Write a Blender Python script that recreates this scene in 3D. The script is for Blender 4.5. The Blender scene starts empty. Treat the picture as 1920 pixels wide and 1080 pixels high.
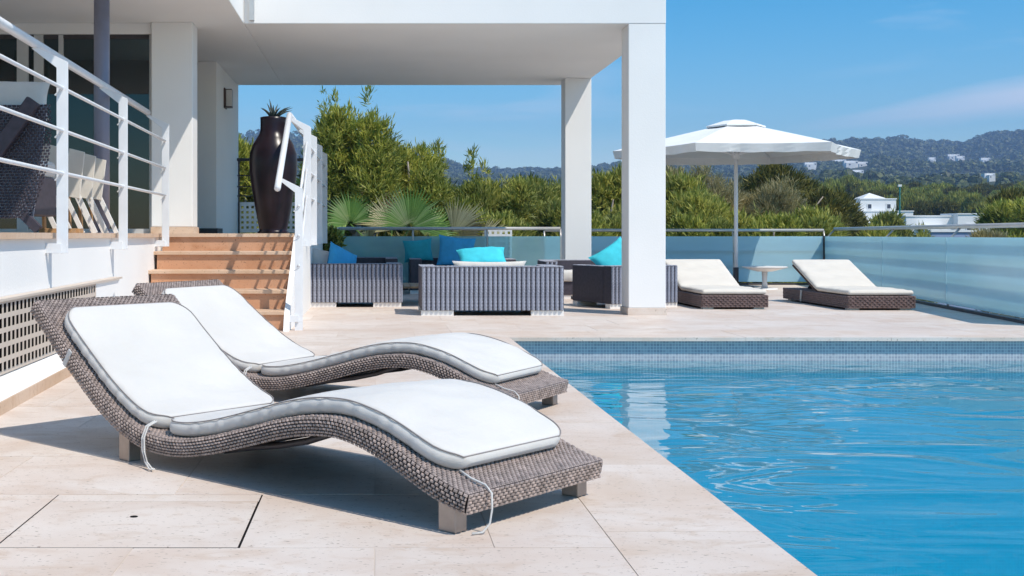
import bpy, math, random
import numpy as np
from mathutils import Vector

random.seed(7)
rng = np.random.default_rng(7)
scene = bpy.context.scene
COL = scene.collection
R = math.radians

# ------------------------------------------------------------------ camera, sky, sun, exposure
EYE = 0.85                                     # eye height above the pool deck
cam_d = bpy.data.cameras.new('camera')
cam_d.sensor_width = 36.0
cam_d.lens = 2200 / 1920 * 36.0
cam_d.shift_x = (960 - 706) / 1920
cam_d.shift_y = -(540 - 440) / 1920
cam_d.clip_start = 0.05
cam_d.clip_end = 20000
cam = bpy.data.objects.new('camera', cam_d)
COL.objects.link(cam)
cam.location = (0, 0, EYE)
cam.rotation_euler = (R(90), 0, 0)
scene.camera = cam

SUN_EL = R(54.5)
SUN_AZ = math.atan2(0.735, -0.678)             # clockwise from +Y
w = bpy.data.worlds.new('World')
scene.world = w
w.use_nodes = True
nt = w.node_tree
nt.nodes.clear()
out = nt.nodes.new('ShaderNodeOutputWorld')
bg = nt.nodes.new('ShaderNodeBackground')
sky = nt.nodes.new('ShaderNodeTexSky')
sky.sky_type = 'NISHITA'
sky.sun_disc = False
sky.sun_elevation = SUN_EL
sky.sun_rotation = SUN_AZ
sky.altitude = 0
sky.air_density = 1.0
sky.dust_density = 0.25
sky.ozone_density = 3.5
tc = nt.nodes.new('ShaderNodeTexCoord')
# thin cirrus wisps over the whole sky
mp = nt.nodes.new('ShaderNodeMapping')
mp.inputs['Rotation'].default_value = (0, R(-9), R(10))
mp.inputs['Scale'].default_value = (1.6, 1.6, 13.0)
nz = nt.nodes.new('ShaderNodeTexNoise')
nz.inputs['Scale'].default_value = 1.9
nz.inputs['Detail'].default_value = 7
nz.inputs['Roughness'].default_value = 0.55
nz.inputs['Distortion'].default_value = 0.5
rp = nt.nodes.new('ShaderNodeValToRGB')
rp.color_ramp.elements[0].position = 0.50
rp.color_ramp.elements[0].color = (0, 0, 0, 1)
rp.color_ramp.elements[1].position = 0.74
rp.color_ramp.elements[1].color = (0.55, 0.55, 0.55, 1)
hs = nt.nodes.new('ShaderNodeHueSaturation')
hs.inputs['Saturation'].default_value = 1.55
hs.inputs['Hue'].default_value = 0.488
mx = nt.nodes.new('ShaderNodeMix')
mx.data_type = 'RGBA'
mx.inputs['B'].default_value = (5.0, 5.9, 6.9, 1)
nt.links.new(tc.outputs['Generated'], mp.inputs['Vector'])
nt.links.new(mp.outputs['Vector'], nz.inputs['Vector'])
nt.links.new(nz.outputs['Fac'], rp.inputs['Fac'])
nt.links.new(sky.outputs['Color'], hs.inputs['Color'])
# one long cirrus streak over the hills, a real direction in the sky
geo_n = Vector((794, 2200, 200)).cross(Vector((1214, 2200, 262))).normalized()


def wmath(op, a, b=None, clamp=False):
    n_ = nt.nodes.new('ShaderNodeMath')
    n_.operation = op
    n_.use_clamp = clamp
    for i_, v_ in enumerate((a, b)):
        if v_ is None:
            continue
        if isinstance(v_, (int, float)):
            n_.inputs[i_].default_value = v_
        else:
            nt.links.new(v_, n_.inputs[i_])
    return n_.outputs[0]


dn_ = nt.nodes.new('ShaderNodeVectorMath')
dn_.operation = 'DOT_PRODUCT'
dn_.inputs[1].default_value = geo_n
nt.links.new(tc.outputs['Generated'], dn_.inputs[0])
sxyz = nt.nodes.new('ShaderNodeSeparateXYZ')
nt.links.new(tc.outputs['Generated'], sxyz.inputs[0])
along = wmath('MULTIPLY', wmath('SUBTRACT', sxyz.outputs['X'], 0.325), 5.0, True)
front = wmath('MULTIPLY', sxyz.outputs['Y'], 4.0, True)
halfw = wmath('ADD', wmath('MULTIPLY', along, 0.016), 0.0015)
edge = wmath('ADD', wmath('ABSOLUTE', dn_.outputs['Value']), wmath('MULTIPLY', wmath('SUBTRACT', nz.outputs['Fac'], 0.5), 0.03))
streak = wmath('SUBTRACT', 1.0, wmath('DIVIDE', edge, halfw), True)
streak = wmath('MULTIPLY', wmath('MULTIPLY', streak, along), wmath('MULTIPLY', front, 1.25))
cl_sum = wmath('MAXIMUM', streak, rp.outputs['Color'])
nt.links.new(cl_sum, mx.inputs['Factor'])
nt.links.new(hs.outputs['Color'], mx.inputs['A'])
nt.links.new(mx.outputs['Result'], bg.inputs['Color'])
nt.links.new(bg.outputs['Background'], out.inputs['Surface'])
bg.inputs['Strength'].default_value = 0.13

sun_d = bpy.data.lights.new('sun', 'SUN')
sun_d.energy = 3.7
sun_d.angle = R(0.5)
sun_d.color = (1.0, 0.935, 0.835)
sun = bpy.data.objects.new('sun', sun_d)
COL.objects.link(sun)
sd = Vector((-0.735 * math.cos(SUN_EL), 0.678 * math.cos(SUN_EL), -math.sin(SUN_EL)))
sun.rotation_euler = sd.to_track_quat('-Z', 'Y').to_euler()
sun.location = (12, -12, 20)

vs = scene.view_settings
vs.view_transform = 'Standard'
vs.look = 'None'
vs.exposure = 0.30
vs.gamma = 1.0
scene.cycles.max_bounces = 10
scene.cycles.transparent_max_bounces = 16
scene.cycles.use_denoising = True


# ------------------------------------------------------------------ materials
def nodes_of(name):
    m = bpy.data.materials.new(name)
    m.use_nodes = True
    t = m.node_tree
    t.nodes.clear()
    o = t.nodes.new('ShaderNodeOutputMaterial')
    return m, t, o


def N(t, kind, **kw):
    n = t.nodes.new(kind)
    for k, v in kw.items():
        if k in n.inputs:
            n.inputs[k].default_value = v
        else:
            setattr(n, k, v)
    return n


def coords(t, mode='Position', scale=(1, 1, 1), random_offset=False):
    if mode == 'Position':
        src = N(t, 'ShaderNodeNewGeometry').outputs['Position']
    else:
        src = N(t, 'ShaderNodeTexCoord').outputs['Object']
    if random_offset:
        oi = N(t, 'ShaderNodeObjectInfo')
        mul = N(t, 'ShaderNodeMath', operation='MULTIPLY')
        mul.inputs[1].default_value = 37.0
        t.links.new(oi.outputs['Random'], mul.inputs[0])
        add = N(t, 'ShaderNodeVectorMath', operation='ADD')
        t.links.new(src, add.inputs[0])
        t.links.new(mul.outputs[0], add.inputs[1])
        src = add.outputs[0]
    m = N(t, 'ShaderNodeMapping')
    m.inputs['Scale'].default_value = scale
    t.links.new(src, m.inputs['Vector'])
    return m.outputs['Vector']


def ramp(t, fac, stops):
    r = N(t, 'ShaderNodeValToRGB')
    e = r.color_ramp.elements
    while len(e) < len(stops):
        e.new(0.5)
    for el, (p, c) in zip(e, stops):
        el.position = p
        el.color = (*c, 1) if len(c) == 3 else c
    t.links.new(fac, r.inputs['Fac'])
    return r.outputs['Color']


def mixc(t, fac, a, b, blend='MIX'):
    m = N(t, 'ShaderNodeMix')
    m.data_type = 'RGBA'
    m.blend_type = blend
    for key, val in (('Factor', fac), ('A', a), ('B', b)):
        if isinstance(val, (int, float)):
            m.inputs[key].default_value = val
        elif isinstance(val, tuple):
            m.inputs[key].default_value = (*val, 1) if len(val) == 3 else val
        else:
            t.links.new(val, m.inputs[key])
    return m.outputs['Result']


def plain(name, color, rough=0.6, metal=0.0, var=0.12, scale=3.0, bump=0.0, bscale=60.0, mode='Position',
          spec=0.5, sheen=0.0, rnd=False, bdist=0.004, sss=0.0):
    """Principled with a mottled base colour and fine relief."""
    m, t, o = nodes_of(name)
    p = N(t, 'ShaderNodeBsdfPrincipled')
    p.inputs['Roughness'].default_value = rough
    p.inputs['Metallic'].default_value = metal
    p.inputs['Specular IOR Level'].default_value = spec
    if sss:
        p.inputs['Subsurface Weight'].default_value = sss
        p.inputs['Subsurface Radius'].default_value = (1.0, 0.86, 0.72)
        p.inputs['Subsurface Scale'].default_value = 0.035
    if sheen:
        p.inputs['Sheen Weight'].default_value = sheen
    v = coords(t, mode, random_offset=rnd)
    n = N(t, 'ShaderNodeTexNoise')
    n.inputs['Scale'].default_value = scale
    n.inputs['Detail'].default_value = 6
    t.links.new(v, n.inputs['Vector'])
    c0 = tuple(max(0, x * (1 - var)) for x in color)
    c1 = tuple(min(1, x * (1 + var)) for x in color)
    t.links.new(ramp(t, n.outputs['Fac'], [(0.3, c0), (0.7, c1)]), p.inputs['Base Color'])
    if bump:
        b = N(t, 'ShaderNodeTexNoise')
        b.inputs['Scale'].default_value = bscale
        b.inputs['Detail'].default_value = 4
        t.links.new(v, b.inputs['Vector'])
        bu = N(t, 'ShaderNodeBump')
        bu.inputs['Strength'].default_value = bump
        bu.inputs['Distance'].default_value = bdist
        t.links.new(b.outputs['Fac'], bu.inputs['Height'])
        t.links.new(bu.outputs['Normal'], p.inputs['Normal'])
    t.links.new(p.outputs['BSDF'], o.inputs['Surface'])
    return m


def stone(name, base, vein, warm, rough=0.45):
    """Honed limestone: clouded colour, streaky veins, pits; each slab sampled at its own offset."""
    m, t, o = nodes_of(name)
    p = N(t, 'ShaderNodeBsdfPrincipled')
    v = coords(t, 'Position', (1, 1, 1), True)
    n1 = N(t, 'ShaderNodeTexNoise')
    n1.inputs['Scale'].default_value = 2.2
    n1.inputs['Detail'].default_value = 8
    n1.inputs['Distortion'].default_value = 0.6
    t.links.new(v, n1.inputs['Vector'])
    c = ramp(t, n1.outputs['Fac'], [(0.28, warm), (0.5, base), (0.75, tuple(min(1, x * 1.07) for x in base))])
    mpn = N(t, 'ShaderNodeMapping')
    mpn.inputs['Scale'].default_value = (2.4, 4.6, 2.4)
    mpn.inputs['Rotation'].default_value = (0, 0, 0.2)
    t.links.new(v, mpn.inputs['Vector'])
    n2 = N(t, 'ShaderNodeTexNoise')
    n2.inputs['Scale'].default_value = 2.0
    n2.inputs['Detail'].default_value = 9
    n2.inputs['Roughness'].default_value = 0.65
    n2.inputs['Distortion'].default_value = 1.2
    t.links.new(mpn.outputs[0], n2.inputs['Vector'])
    vf = ramp(t, n2.outputs['Fac'], [(0.52, (0, 0, 0)), (0.70, (0.75, 0.75, 0.75))])
    c = mixc(t, vf, c, vein)
    # broad water stains that cross the joints
    n3 = N(t, 'ShaderNodeTexNoise')
    n3.inputs['Scale'].default_value = 0.9
    n3.inputs['Detail'].default_value = 6
    n3.inputs['Roughness'].default_value = 0.6
    t.links.new(coords(t, 'Position'), n3.inputs['Vector'])
    sf = ramp(t, n3.outputs['Fac'], [(0.42, (0, 0, 0)), (0.66, (0.6, 0.6, 0.6))])
    c = mixc(t, sf, c, tuple(x * y for x, y in zip(warm, (0.98, 0.90, 0.84))))
    # small pits and chips
    vo = N(t, 'ShaderNodeTexNoise')
    vo.inputs['Scale'].default_value = 26
    vo.inputs['Detail'].default_value = 3
    t.links.new(mpn.outputs[0], vo.inputs['Vector'])
    pf = ramp(t, vo.outputs['Fac'], [(0.64, (0, 0, 0)), (0.69, (0.75, 0.75, 0.75))])
    c = mixc(t, pf, c, tuple(x * 0.5 for x in vein))
    oi = N(t, 'ShaderNodeObjectInfo')
    tint = ramp(t, oi.outputs['Random'], [(0.0, (0.955, 0.945, 0.935)), (0.5, (0.98, 0.975, 0.97)), (1.0, (1.0, 1.0, 1.0))])
    c = mixc(t, 1.0, c, tint, 'MULTIPLY')
    t.links.new(c, p.inputs['Base Color'])
    t.links.new(ramp(t, n1.outputs['Fac'], [(0.3, (rough + .12,) * 3), (0.7, (rough,) * 3)]), p.inputs['Roughness'])
    p.inputs['Specular IOR Level'].default_value = 0.35
    bu = N(t, 'ShaderNodeBump')
    bu.inputs['Strength'].default_value = 0.25
    bu.inputs['Distance'].default_value = 0.002
    t.links.new(n2.outputs['Fac'], bu.inputs['Height'])
    t.links.new(bu.outputs['Normal'], p.inputs['Normal'])
    t.links.new(p.outputs['BSDF'], o.inputs['Surface'])
    return m


def leaf_mat(name, stops, trans=0.35, rough=0.55):
    m, t, o = nodes_of(name)
    g = N(t, 'ShaderNodeNewGeometry')
    c = ramp(t, g.outputs['Random Per Island'], stops)
    nn = N(t, 'ShaderNodeTexNoise')
    nn.inputs['Scale'].default_value = 0.9
    nn.inputs['Detail'].default_value = 3
    t.links.new(g.outputs['Position'], nn.inputs['Vector'])
    k = ramp(t, nn.outputs['Fac'], [(0.35, (0.62, 0.68, 0.7)), (0.65, (1.25, 1.2, 1.0))])
    c = mixc(t, 1.0, c, k, 'MULTIPLY')
    p = N(t, 'ShaderNodeBsdfPrincipled')
    p.inputs['Roughness'].default_value = rough
    p.inputs['Specular IOR Level'].default_value = 0.3
    tr = N(t, 'ShaderNodeBsdfTranslucent')
    t.links.new(c, p.inputs['Base Color'])
    t.links.new(c, tr.inputs['Color'])
    ms = N(t, 'ShaderNodeMixShader')
    ms.inputs[0].default_value = trans
    t.links.new(p.outputs[0], ms.inputs[1])
    t.links.new(tr.outputs[0], ms.inputs[2])
    t.links.new(ms.outputs[0], o.inputs['Surface'])
    return m


def glass_mat(name, body, clear, tint, gloss_rough=0.02, streak=0.0, ior=1.5, trans=0.5):
    """Sheet glass: part frosted body (diffuse + translucent), part see-through, with a Fresnel reflection."""
    m, t, o = nodes_of(name)
    df = N(t, 'ShaderNodeBsdfDiffuse', Color=(*body, 1))
    tl = N(t, 'ShaderNodeBsdfTranslucent', Color=(*body, 1))
    bd = N(t, 'ShaderNodeMixShader')
    bd.inputs[0].default_value = trans
    t.links.new(df.outputs[0], bd.inputs[1])
    t.links.new(tl.outputs[0], bd.inputs[2])
    tp = N(t, 'ShaderNodeBsdfTransparent', Color=(*tint, 1))
    a = N(t, 'ShaderNodeMixShader')
    a.inputs[0].default_value = clear
    if streak:
        n = N(t, 'ShaderNodeTexNoise')
        n.inputs['Scale'].default_value = 1.6
        n.inputs['Detail'].default_value = 5
        t.links.new(coords(t, 'Position', (0.7, 0.7, 2.5)), n.inputs['Vector'])
        mr = N(t, 'ShaderNodeMapRange')
        mr.inputs['From Min'].default_value = 0.3
        mr.inputs['From Max'].default_value = 0.7
        mr.inputs['To Min'].default_value = max(0, clear - streak)
        mr.inputs['To Max'].default_value = min(1, clear + streak)
        t.links.new(n.outputs['Fac'], mr.inputs['Value'])
        t.links.new(mr.outputs[0], a.inputs[0])
    t.links.new(bd.outputs[0], a.inputs[1])
    t.links.new(tp.outputs[0], a.inputs[2])
    gl = N(t, 'ShaderNodeBsdfGlossy', Color=(1, 1, 1, 1), Roughness=gloss_rough)
    fr = N(t, 'ShaderNodeFresnel', IOR=ior)
    f = N(t, 'ShaderNodeMixShader')
    t.links.new(fr.outputs[0], f.inputs[0])
    t.links.new(a.outputs[0], f.inputs[1])
    t.links.new(gl.outputs[0], f.inputs[2])
    t.links.new(f.outputs[0], o.inputs['Surface'])
    return m


def mosaic(name, a, b, grout, size):
    m, t, o = nodes_of(name)
    p = N(t, 'ShaderNodeBsdfPrincipled', Roughness=0.25)
    pos = N(t, 'ShaderNodeNewGeometry').outputs['Position']
    sx = N(t, 'ShaderNodeSeparateXYZ')
    t.links.new(pos, sx.inputs[0])
    ad = N(t, 'ShaderNodeMath', operation='ADD')
    t.links.new(sx.outputs[0], ad.inputs[0])
    t.links.new(sx.outputs[1], ad.inputs[1])
    cb = N(t, 'ShaderNodeCombineXYZ')
    t.links.new(ad.outputs[0], cb.inputs[0])
    t.links.new(sx.outputs[2], cb.inputs[1])
    br = N(t, 'ShaderNodeTexBrick')
    br.offset = 0.0
    br.inputs['Scale'].default_value = 1.0
    br.inputs['Brick Width'].default_value = size
    br.inputs['Row Height'].default_value = size
    br.inputs['Mortar Size'].default_value = size * 0.09
    br.inputs['Mortar Smooth'].default_value = 0.3
    br.inputs['Color1'].default_value = (*a, 1)
    br.inputs['Color2'].default_value = (*b, 1)
    br.inputs['Mortar'].default_value = (*grout, 1)
    t.links.new(cb.outputs[0], br.inputs['Vector'])
    t.links.new(br.outputs['Color'], p.inputs['Base Color'])
    t.links.new(p.outputs[0], o.inputs['Surface'])
    return m


def water_mat():
    m, t, o = nodes_of('pool_water')
    v = coords(t, 'Position', (0.55, 1.0, 1.0))
    n1 = N(t, 'ShaderNodeTexNoise')
    n1.inputs['Scale'].default_value = 1.7
    n1.inputs['Detail'].default_value = 2.5
    n1.inputs['Roughness'].default_value = 0.45
    n1.inputs['Distortion'].default_value = 1.3
    t.links.new(v, n1.inputs['Vector'])
    n2 = N(t, 'ShaderNodeTexNoise')
    n2.inputs['Scale'].default_value = 5.5
    n2.inputs['Detail'].default_value = 1.5
    n2.inputs['Distortion'].default_value = 0.6
    t.links.new(v, n2.inputs['Vector'])
    b1 = N(t, 'ShaderNodeBump', Strength=1.0, Distance=0.026)
    b2 = N(t, 'ShaderNodeBump', Strength=1.0, Distance=0.0018)
    t.links.new(n1.outputs['Fac'], b1.inputs['Height'])
    t.links.new(n2.outputs['Fac'], b2.inputs['Height'])
    t.links.new(b1.outputs[0], b2.inputs['Normal'])
    tp = N(t, 'ShaderNodeBsdfTransparent', Color=(0.62, 0.93, 1.0, 1))
    gl = N(t, 'ShaderNodeBsdfGlossy', Color=(1, 1, 1, 1), Roughness=0.0)
    fr = N(t, 'ShaderNodeFresnel', IOR=1.33)
    t.links.new(b2.outputs[0], fr.inputs['Normal'])
    t.links.new(b2.outputs[0], gl.inputs['Normal'])
    ms = N(t, 'ShaderNodeMixShader')
    t.links.new(fr.outputs[0], ms.inputs[0])
    t.links.new(tp.outputs[0], ms.inputs[1])
    t.links.new(gl.outputs[0], ms.inputs[2])
    t.links.new(ms.outputs[0], o.inputs['Surface'])
    return m


M = {}
M['plaster'] = plain('white_plaster', (0.82, 0.805, 0.785), 0.85, var=0.035, scale=0.9, bump=0.3, bscale=70)
M['stone'] = stone('pool_deck_limestone', (0.69, 0.61, 0.55), (0.54, 0.41, 0.315), (0.59, 0.48, 0.405))
M['coping'] = stone('coping_limestone', (0.69, 0.595, 0.525), (0.55, 0.415, 0.31), (0.61, 0.49, 0.40))
M['grout'] = plain('joint_grout', (0.60, 0.51, 0.435), 0.9, var=0.1)
M['dark_gap'] = plain('dark_gap', (0.012, 0.010, 0.010), 0.95, spec=0.1)
M['step'] = stone('step_limestone', (0.60, 0.345, 0.215), (0.44, 0.20, 0.095), (0.51, 0.27, 0.15), 0.5)
M['tread'] = stone('tread_limestone', (0.65, 0.49, 0.37), (0.52, 0.33, 0.20), (0.58, 0.41, 0.28), 0.5)
M['rail_white'] = plain('white_painted_steel', (0.74, 0.75, 0.77), 0.35, var=0.04, scale=8)
M['steel'] = plain('brushed_steel', (0.62, 0.60, 0.58), 0.3, 0.9, var=0.06, scale=20)
M['bronze'] = plain('weathered_bronze_leg', (0.36, 0.31, 0.28), 0.38, 0.7, var=0.12, scale=20)
M['rail_alu'] = plain('satin_aluminium_rail', (0.62, 0.58, 0.54), 0.4, 0.5, var=0.05, scale=6)
M['dark_steel'] = plain('dark_steel', (0.055, 0.05, 0.055), 0.45, 0.2, var=0.2, scale=9)
M['column'] = plain('blue_grey_column_paint', (0.20, 0.205, 0.27), 0.4, 0.1, var=0.12, scale=5)
M['cushion'] = plain('off_white_cushion_fabric', (0.585, 0.558, 0.525), 0.92, var=0.05, scale=3, bump=0.75, bscale=11, sheen=0.1, mode='Object', bdist=0.008, sss=0.45)
M['beige_cushion'] = plain('beige_cushion_fabric', (0.66, 0.61, 0.54), 0.9, var=0.05, scale=5, bump=0.3, bscale=22, sheen=0.1, mode='Object')
M['piping'] = plain('grey_piping', (0.24, 0.215, 0.21), 0.8, var=0.1)
M['wicker'] = plain('taupe_wicker_strand', (0.32, 0.25, 0.22), 0.38, var=0.38, scale=34, mode='Object', spec=0.6)
M['wicker_core'] = plain('wicker_core_dark', (0.020, 0.014, 0.015), 0.8, var=0.2)
M['rope'] = plain('slate_rope_wicker', (0.26, 0.275, 0.335), 0.45, var=0.4, scale=60, mode='Object', spec=0.5)
M['rope_core'] = plain('dark_plum_wicker', (0.046, 0.038, 0.052), 0.6, var=0.25, scale=30, mode='Object')
M['brown_wicker'] = plain('brown_flat_wicker', (0.13, 0.085, 0.08), 0.55, var=0.35, scale=40, mode='Object')
M['turquoise'] = plain('turquoise_fabric', (0.04, 0.50, 0.60), 0.85, var=0.12, scale=9, bump=0.4, bscale=18, mode='Object')
M['blue_fabric'] = plain('blue_fabric', (0.045, 0.36, 0.66), 0.85, var=0.12, scale=9, bump=0.4, bscale=18, mode='Object')
M['teal_fabric'] = plain('teal_fabric', (0.02, 0.36, 0.44), 0.85, var=0.12, scale=9, bump=0.4, bscale=18, mode='Object')
M['canvas'] = plain('white_parasol_canvas', (0.80, 0.80, 0.79), 0.85, var=0.03, scale=4, bump=0.3, bscale=14)
M['white_plastic'] = plain('white_lacquer', (0.80, 0.77, 0.74), 0.35, var=0.03)
M['vase'] = plain('dark_glazed_ceramic', (0.012, 0.006, 0.010), 0.30, var=0.5, scale=6, mode='Object', spec=0.3)
M['bark'] = plain('grey_bark', (0.36, 0.30, 0.25), 0.9, var=0.4, scale=12, bump=0.8, bscale=40)
M['lamp_box'] = plain('brown_lamp_metal', (0.09, 0.06, 0.055), 0.4, 0.3)
M['lamp_glass'] = plain('frosted_lamp_glass', (0.6, 0.58, 0.55), 0.3)
M['frame_grey'] = plain('light_grey_window_frame', (0.50, 0.50, 0.50), 0.45, var=0.05)
M['interior'] = plain('dim_interior_plaster', (0.10, 0.105, 0.11), 0.8, var=0.2, scale=0.8)  # dimness of the unlit room is put into this dark base colour
M['teak'] = plain('teak_wood', (0.42, 0.24, 0.11), 0.55, var=0.3, scale=14)
M['curtain'] = plain('teal_curtain', (0.03, 0.22, 0.20), 0.8, var=0.3, scale=6)
M['perforated'] = plain('beige_painted_sheet', (0.56, 0.48, 0.41), 0.6, var=0.05)
M['far_white'] = plain('whitewashed_wall', (0.78, 0.77, 0.76), 0.9, var=0.04, scale=0.3)
M['far_roof'] = plain('clay_roof_tile', (0.42, 0.23, 0.15), 0.9, var=0.25, scale=1.0)
M['far_glass'] = plain('far_window_glass', (0.05, 0.06, 0.09), 0.2)
M['far_blue_grey'] = plain('blue_grey_wall', (0.30, 0.36, 0.52), 0.85, var=0.08, scale=0.5)  # one even blue-grey for the garden wall
M['earth'] = plain('dry_scrub_earth', (0.115, 0.10, 0.055), 1.0, var=0.45, scale=0.05)
M['hill'] = plain('wooded_hillside_floor', (0.035, 0.045, 0.022), 1.0, var=0.5, scale=0.012)
M['pine'] = leaf_mat('pine_needles', [(0.0, (0.12, 0.15, 0.025)), (0.4, (0.32, 0.35, 0.065)), (0.75, (0.48, 0.48, 0.10)), (1.0, (0.64, 0.60, 0.18))], 0.45)
M['scrub'] = leaf_mat('scrub_leaves', [(0.0, (0.12, 0.145, 0.028)), (0.5, (0.33, 0.35, 0.075)), (1.0, (0.59, 0.55, 0.17))], 0.45)
M['dry'] = leaf_mat('dry_twig_foliage', [(0.0, (0.23, 0.205, 0.085)), (0.5, (0.39, 0.335, 0.165)), (1.0, (0.58, 0.49, 0.30))], 0.4)
M['darkpine'] = leaf_mat('dark_pine_needles', [(0.0, (0.055, 0.062, 0.015)), (0.5, (0.14, 0.135, 0.034)), (1.0, (0.30, 0.26, 0.07))], 0.4)
M['wood'] = leaf_mat('far_wood_canopy', [(0.0, (0.030, 0.046, 0.016)), (0.5, (0.062, 0.080, 0.024)), (1.0, (0.15, 0.165, 0.05))], 0.1)
M['palm'] = leaf_mat('fan_palm_blade', [(0.0, (0.16, 0.30, 0.07)), (0.6, (0.30, 0.48, 0.13)), (1.0, (0.58, 0.64, 0.30))], 0.5, 0.4)
M['palm_dry'] = leaf_mat('dry_fan_palm_blade', [(0.0, (0.16, 0.12, 0.06)), (0.5, (0.36, 0.33, 0.18)), (1.0, (0.60, 0.54, 0.34))], 0.3, 0.6)
M['succulent'] = plain('dark_succulent', (0.035, 0.05, 0.045), 0.4, var=0.3)
M['flower'] = plain('white_petals', (0.78, 0.76, 0.74), 0.7)
M['frosted'] = glass_mat('frosted_blue_glass', (0.66, 0.90, 0.97), 0.10, (0.60, 0.84, 0.92), 0.2, 0.04, 1.18, 0.55)
M['tinted'] = glass_mat('tinted_blue_glass', (0.55, 0.82, 0.88), 0.52, (0.55, 0.82, 0.88), 0.01, 0.06)
M['window'] = glass_mat('door_glass', (0.03, 0.06, 0.07), 0.85, (0.42, 0.52, 0.54), 0.0)
M['mosaic'] = mosaic('grey_blue_mosaic', (0.27, 0.285, 0.33), (0.37, 0.385, 0.42), (0.56, 0.57, 0.58), 0.026)
M['pool_blue'] = mosaic('blue_pool_mosaic', (0.005, 0.34, 0.475), (0.007, 0.38, 0.515), (0.02, 0.41, 0.55), 0.026)
M['water'] = water_mat()


# ------------------------------------------------------------------ mesh building
class MB:
    def __init__(s):
        s.v = []
        s.f = []

    def add(s, vs_, fs):
        b = len(s.v)
        s.v += [tuple(map(float, p)) for p in vs_]
        s.f += [tuple(b + i for i in q) for q in fs]
        return s

    def box(s, x0, x1, y0, y1, z0, z1):
        return s.add([(x0, y0, z0), (x1, y0, z0), (x1, y1, z0), (x0, y1, z0), (x0, y0, z1), (x1, y0, z1), (x1, y1, z1), (x0, y1, z1)],
                     [(0, 3, 2, 1), (4, 5, 6, 7), (0, 1, 5, 4), (1, 2, 6, 5), (2, 3, 7, 6), (3, 0, 4, 7)])

    def prism(s, poly, h0, h1, axis='z'):
        """extrude a 2-D polygon; axis z: (x,y), axis y: (x,z), axis x: (y,z)"""
        n = len(poly)

        def pt(p, h):
            if axis == 'z':
                return (p[0], p[1], h)
            if axis == 'y':
                return (p[0], h, p[1])
            return (h, p[0], p[1])
        return s.add([pt(p, h0) for p in poly] + [pt(p, h1) for p in poly],
                     [tuple(range(n))[::-1], tuple(range(n, 2 * n))] + [(i, (i + 1) % n, n + (i + 1) % n, n + i) for i in range(n)])

    def tube(s, pts, r, seg=8, closed=False, cap=True):
        pts = [Vector(p) for p in pts]
        n = len(pts)
        rr = r if isinstance(r, (list, tuple)) else [r] * n
        vs_, fs = [], []
        for i, p in enumerate(pts):
            a = pts[i - 1] if (i > 0 or closed) else p
            c = pts[(i + 1) % n] if (i < n - 1 or closed) else p
            d = (c - a)
            d = d.normalized() if d.length > 1e-9 else Vector((0, 0, 1))
            up = Vector((0, 0, 1)) if abs(d.z) < 0.9 else Vector((0, 1, 0))
            x = d.cross(up).normalized()
            y = x.cross(d).normalized()
            for k in range(seg):
                t = 2 * math.pi * k / seg
                vs_.append(p + x * (rr[i] * math.cos(t)) + y * (rr[i] * math.sin(t)))
        for i in range(n if closed else n - 1):
            j = (i + 1) % n
            for k in range(seg):
                k2 = (k + 1) % seg
                fs.append((i * seg + k, i * seg + k2, j * seg + k2, j * seg + k))
        if cap and not closed:
            fs.append(tuple(range(seg))[::-1])
            fs.append(tuple((n - 1) * seg + k for k in range(seg)))
        return s.add(vs_, fs)

    def lathe(s, prof, c=(0, 0, 0), seg=40):
        vs_, fs = [], []
        for r, z in prof:
            for k in range(seg):
                t = 2 * math.pi * k / seg
                vs_.append((c[0] + r * math.cos(t), c[1] + r * math.sin(t), c[2] + z))
        for i in range(len(prof) - 1):
            for k in range(seg):
                k2 = (k + 1) % seg
                fs.append((i * seg + k, i * seg + k2, (i + 1) * seg + k2, (i + 1) * seg + k))
        fs.append(tuple(range(seg))[::-1])
        fs.append(tuple((len(prof) - 1) * seg + k for k in range(seg)))
        return s.add(vs_, fs)

    def bar(s, a, b, wx, wy):
        """rectangular bar from a to b"""
        a, b = Vector(a), Vector(b)
        d = (b - a).normalized()
        up = Vector((0, 0, 1)) if abs(d.z) < 0.95 else Vector((0, 1, 0))
        x = d.cross(up).normalized() * wx / 2
        y = x.cross(d).normalized() * wy / 2
        q = [-x - y, x - y, x + y, -x + y]
        return s.add([a + k for k in q] + [b + k for k in q],
                     [(0, 3, 2, 1), (4, 5, 6, 7), (0, 1, 5, 4), (1, 2, 6, 5), (2, 3, 7, 6), (3, 0, 4, 7)])

    def mesh(s, name):
        me = bpy.data.meshes.new(name)
        me.from_pydata(s.v, [], s.f)
        me.update()
        return me

    def build(s, name, mat, parent=None, smooth=False, local=False, bevel=0.0, **kw):
        if parent is not None and not local:
            o = parent
            off = Vector((0, 0, 0))
            while o is not None:
                off += o.location
                o = o.parent
            s.v = [(x - off.x, y - off.y, z - off.z) for x, y, z in s.v]
        return link(name, s.mesh(name), mat, parent, smooth, bevel, **kw)


def link(name, me, mat, parent=None, smooth=False, bevel=0.0, **kw):
    if mat is not None and not me.materials:
        me.materials.append(M[mat] if isinstance(mat, str) else mat)
    if smooth:
        me.polygons.foreach_set('use_smooth', [True] * len(me.polygons))
    o = bpy.data.objects.new(name, me)
    COL.objects.link(o)
    if parent is not None:
        o.parent = parent
    if bevel:
        b = o.modifiers.new('bevel', 'BEVEL')
        b.width = bevel
        b.segments = 2
        b.limit_method = 'ANGLE'
        b.angle_limit = R(40)
    tag(o, **kw)
    return o


def tag(o, label=None, category=None, group=None, kind=None):
    for k, v in (('label', label), ('category', category), ('group', group), ('kind', kind)):
        if v:
            o[k] = v
    return o


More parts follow.
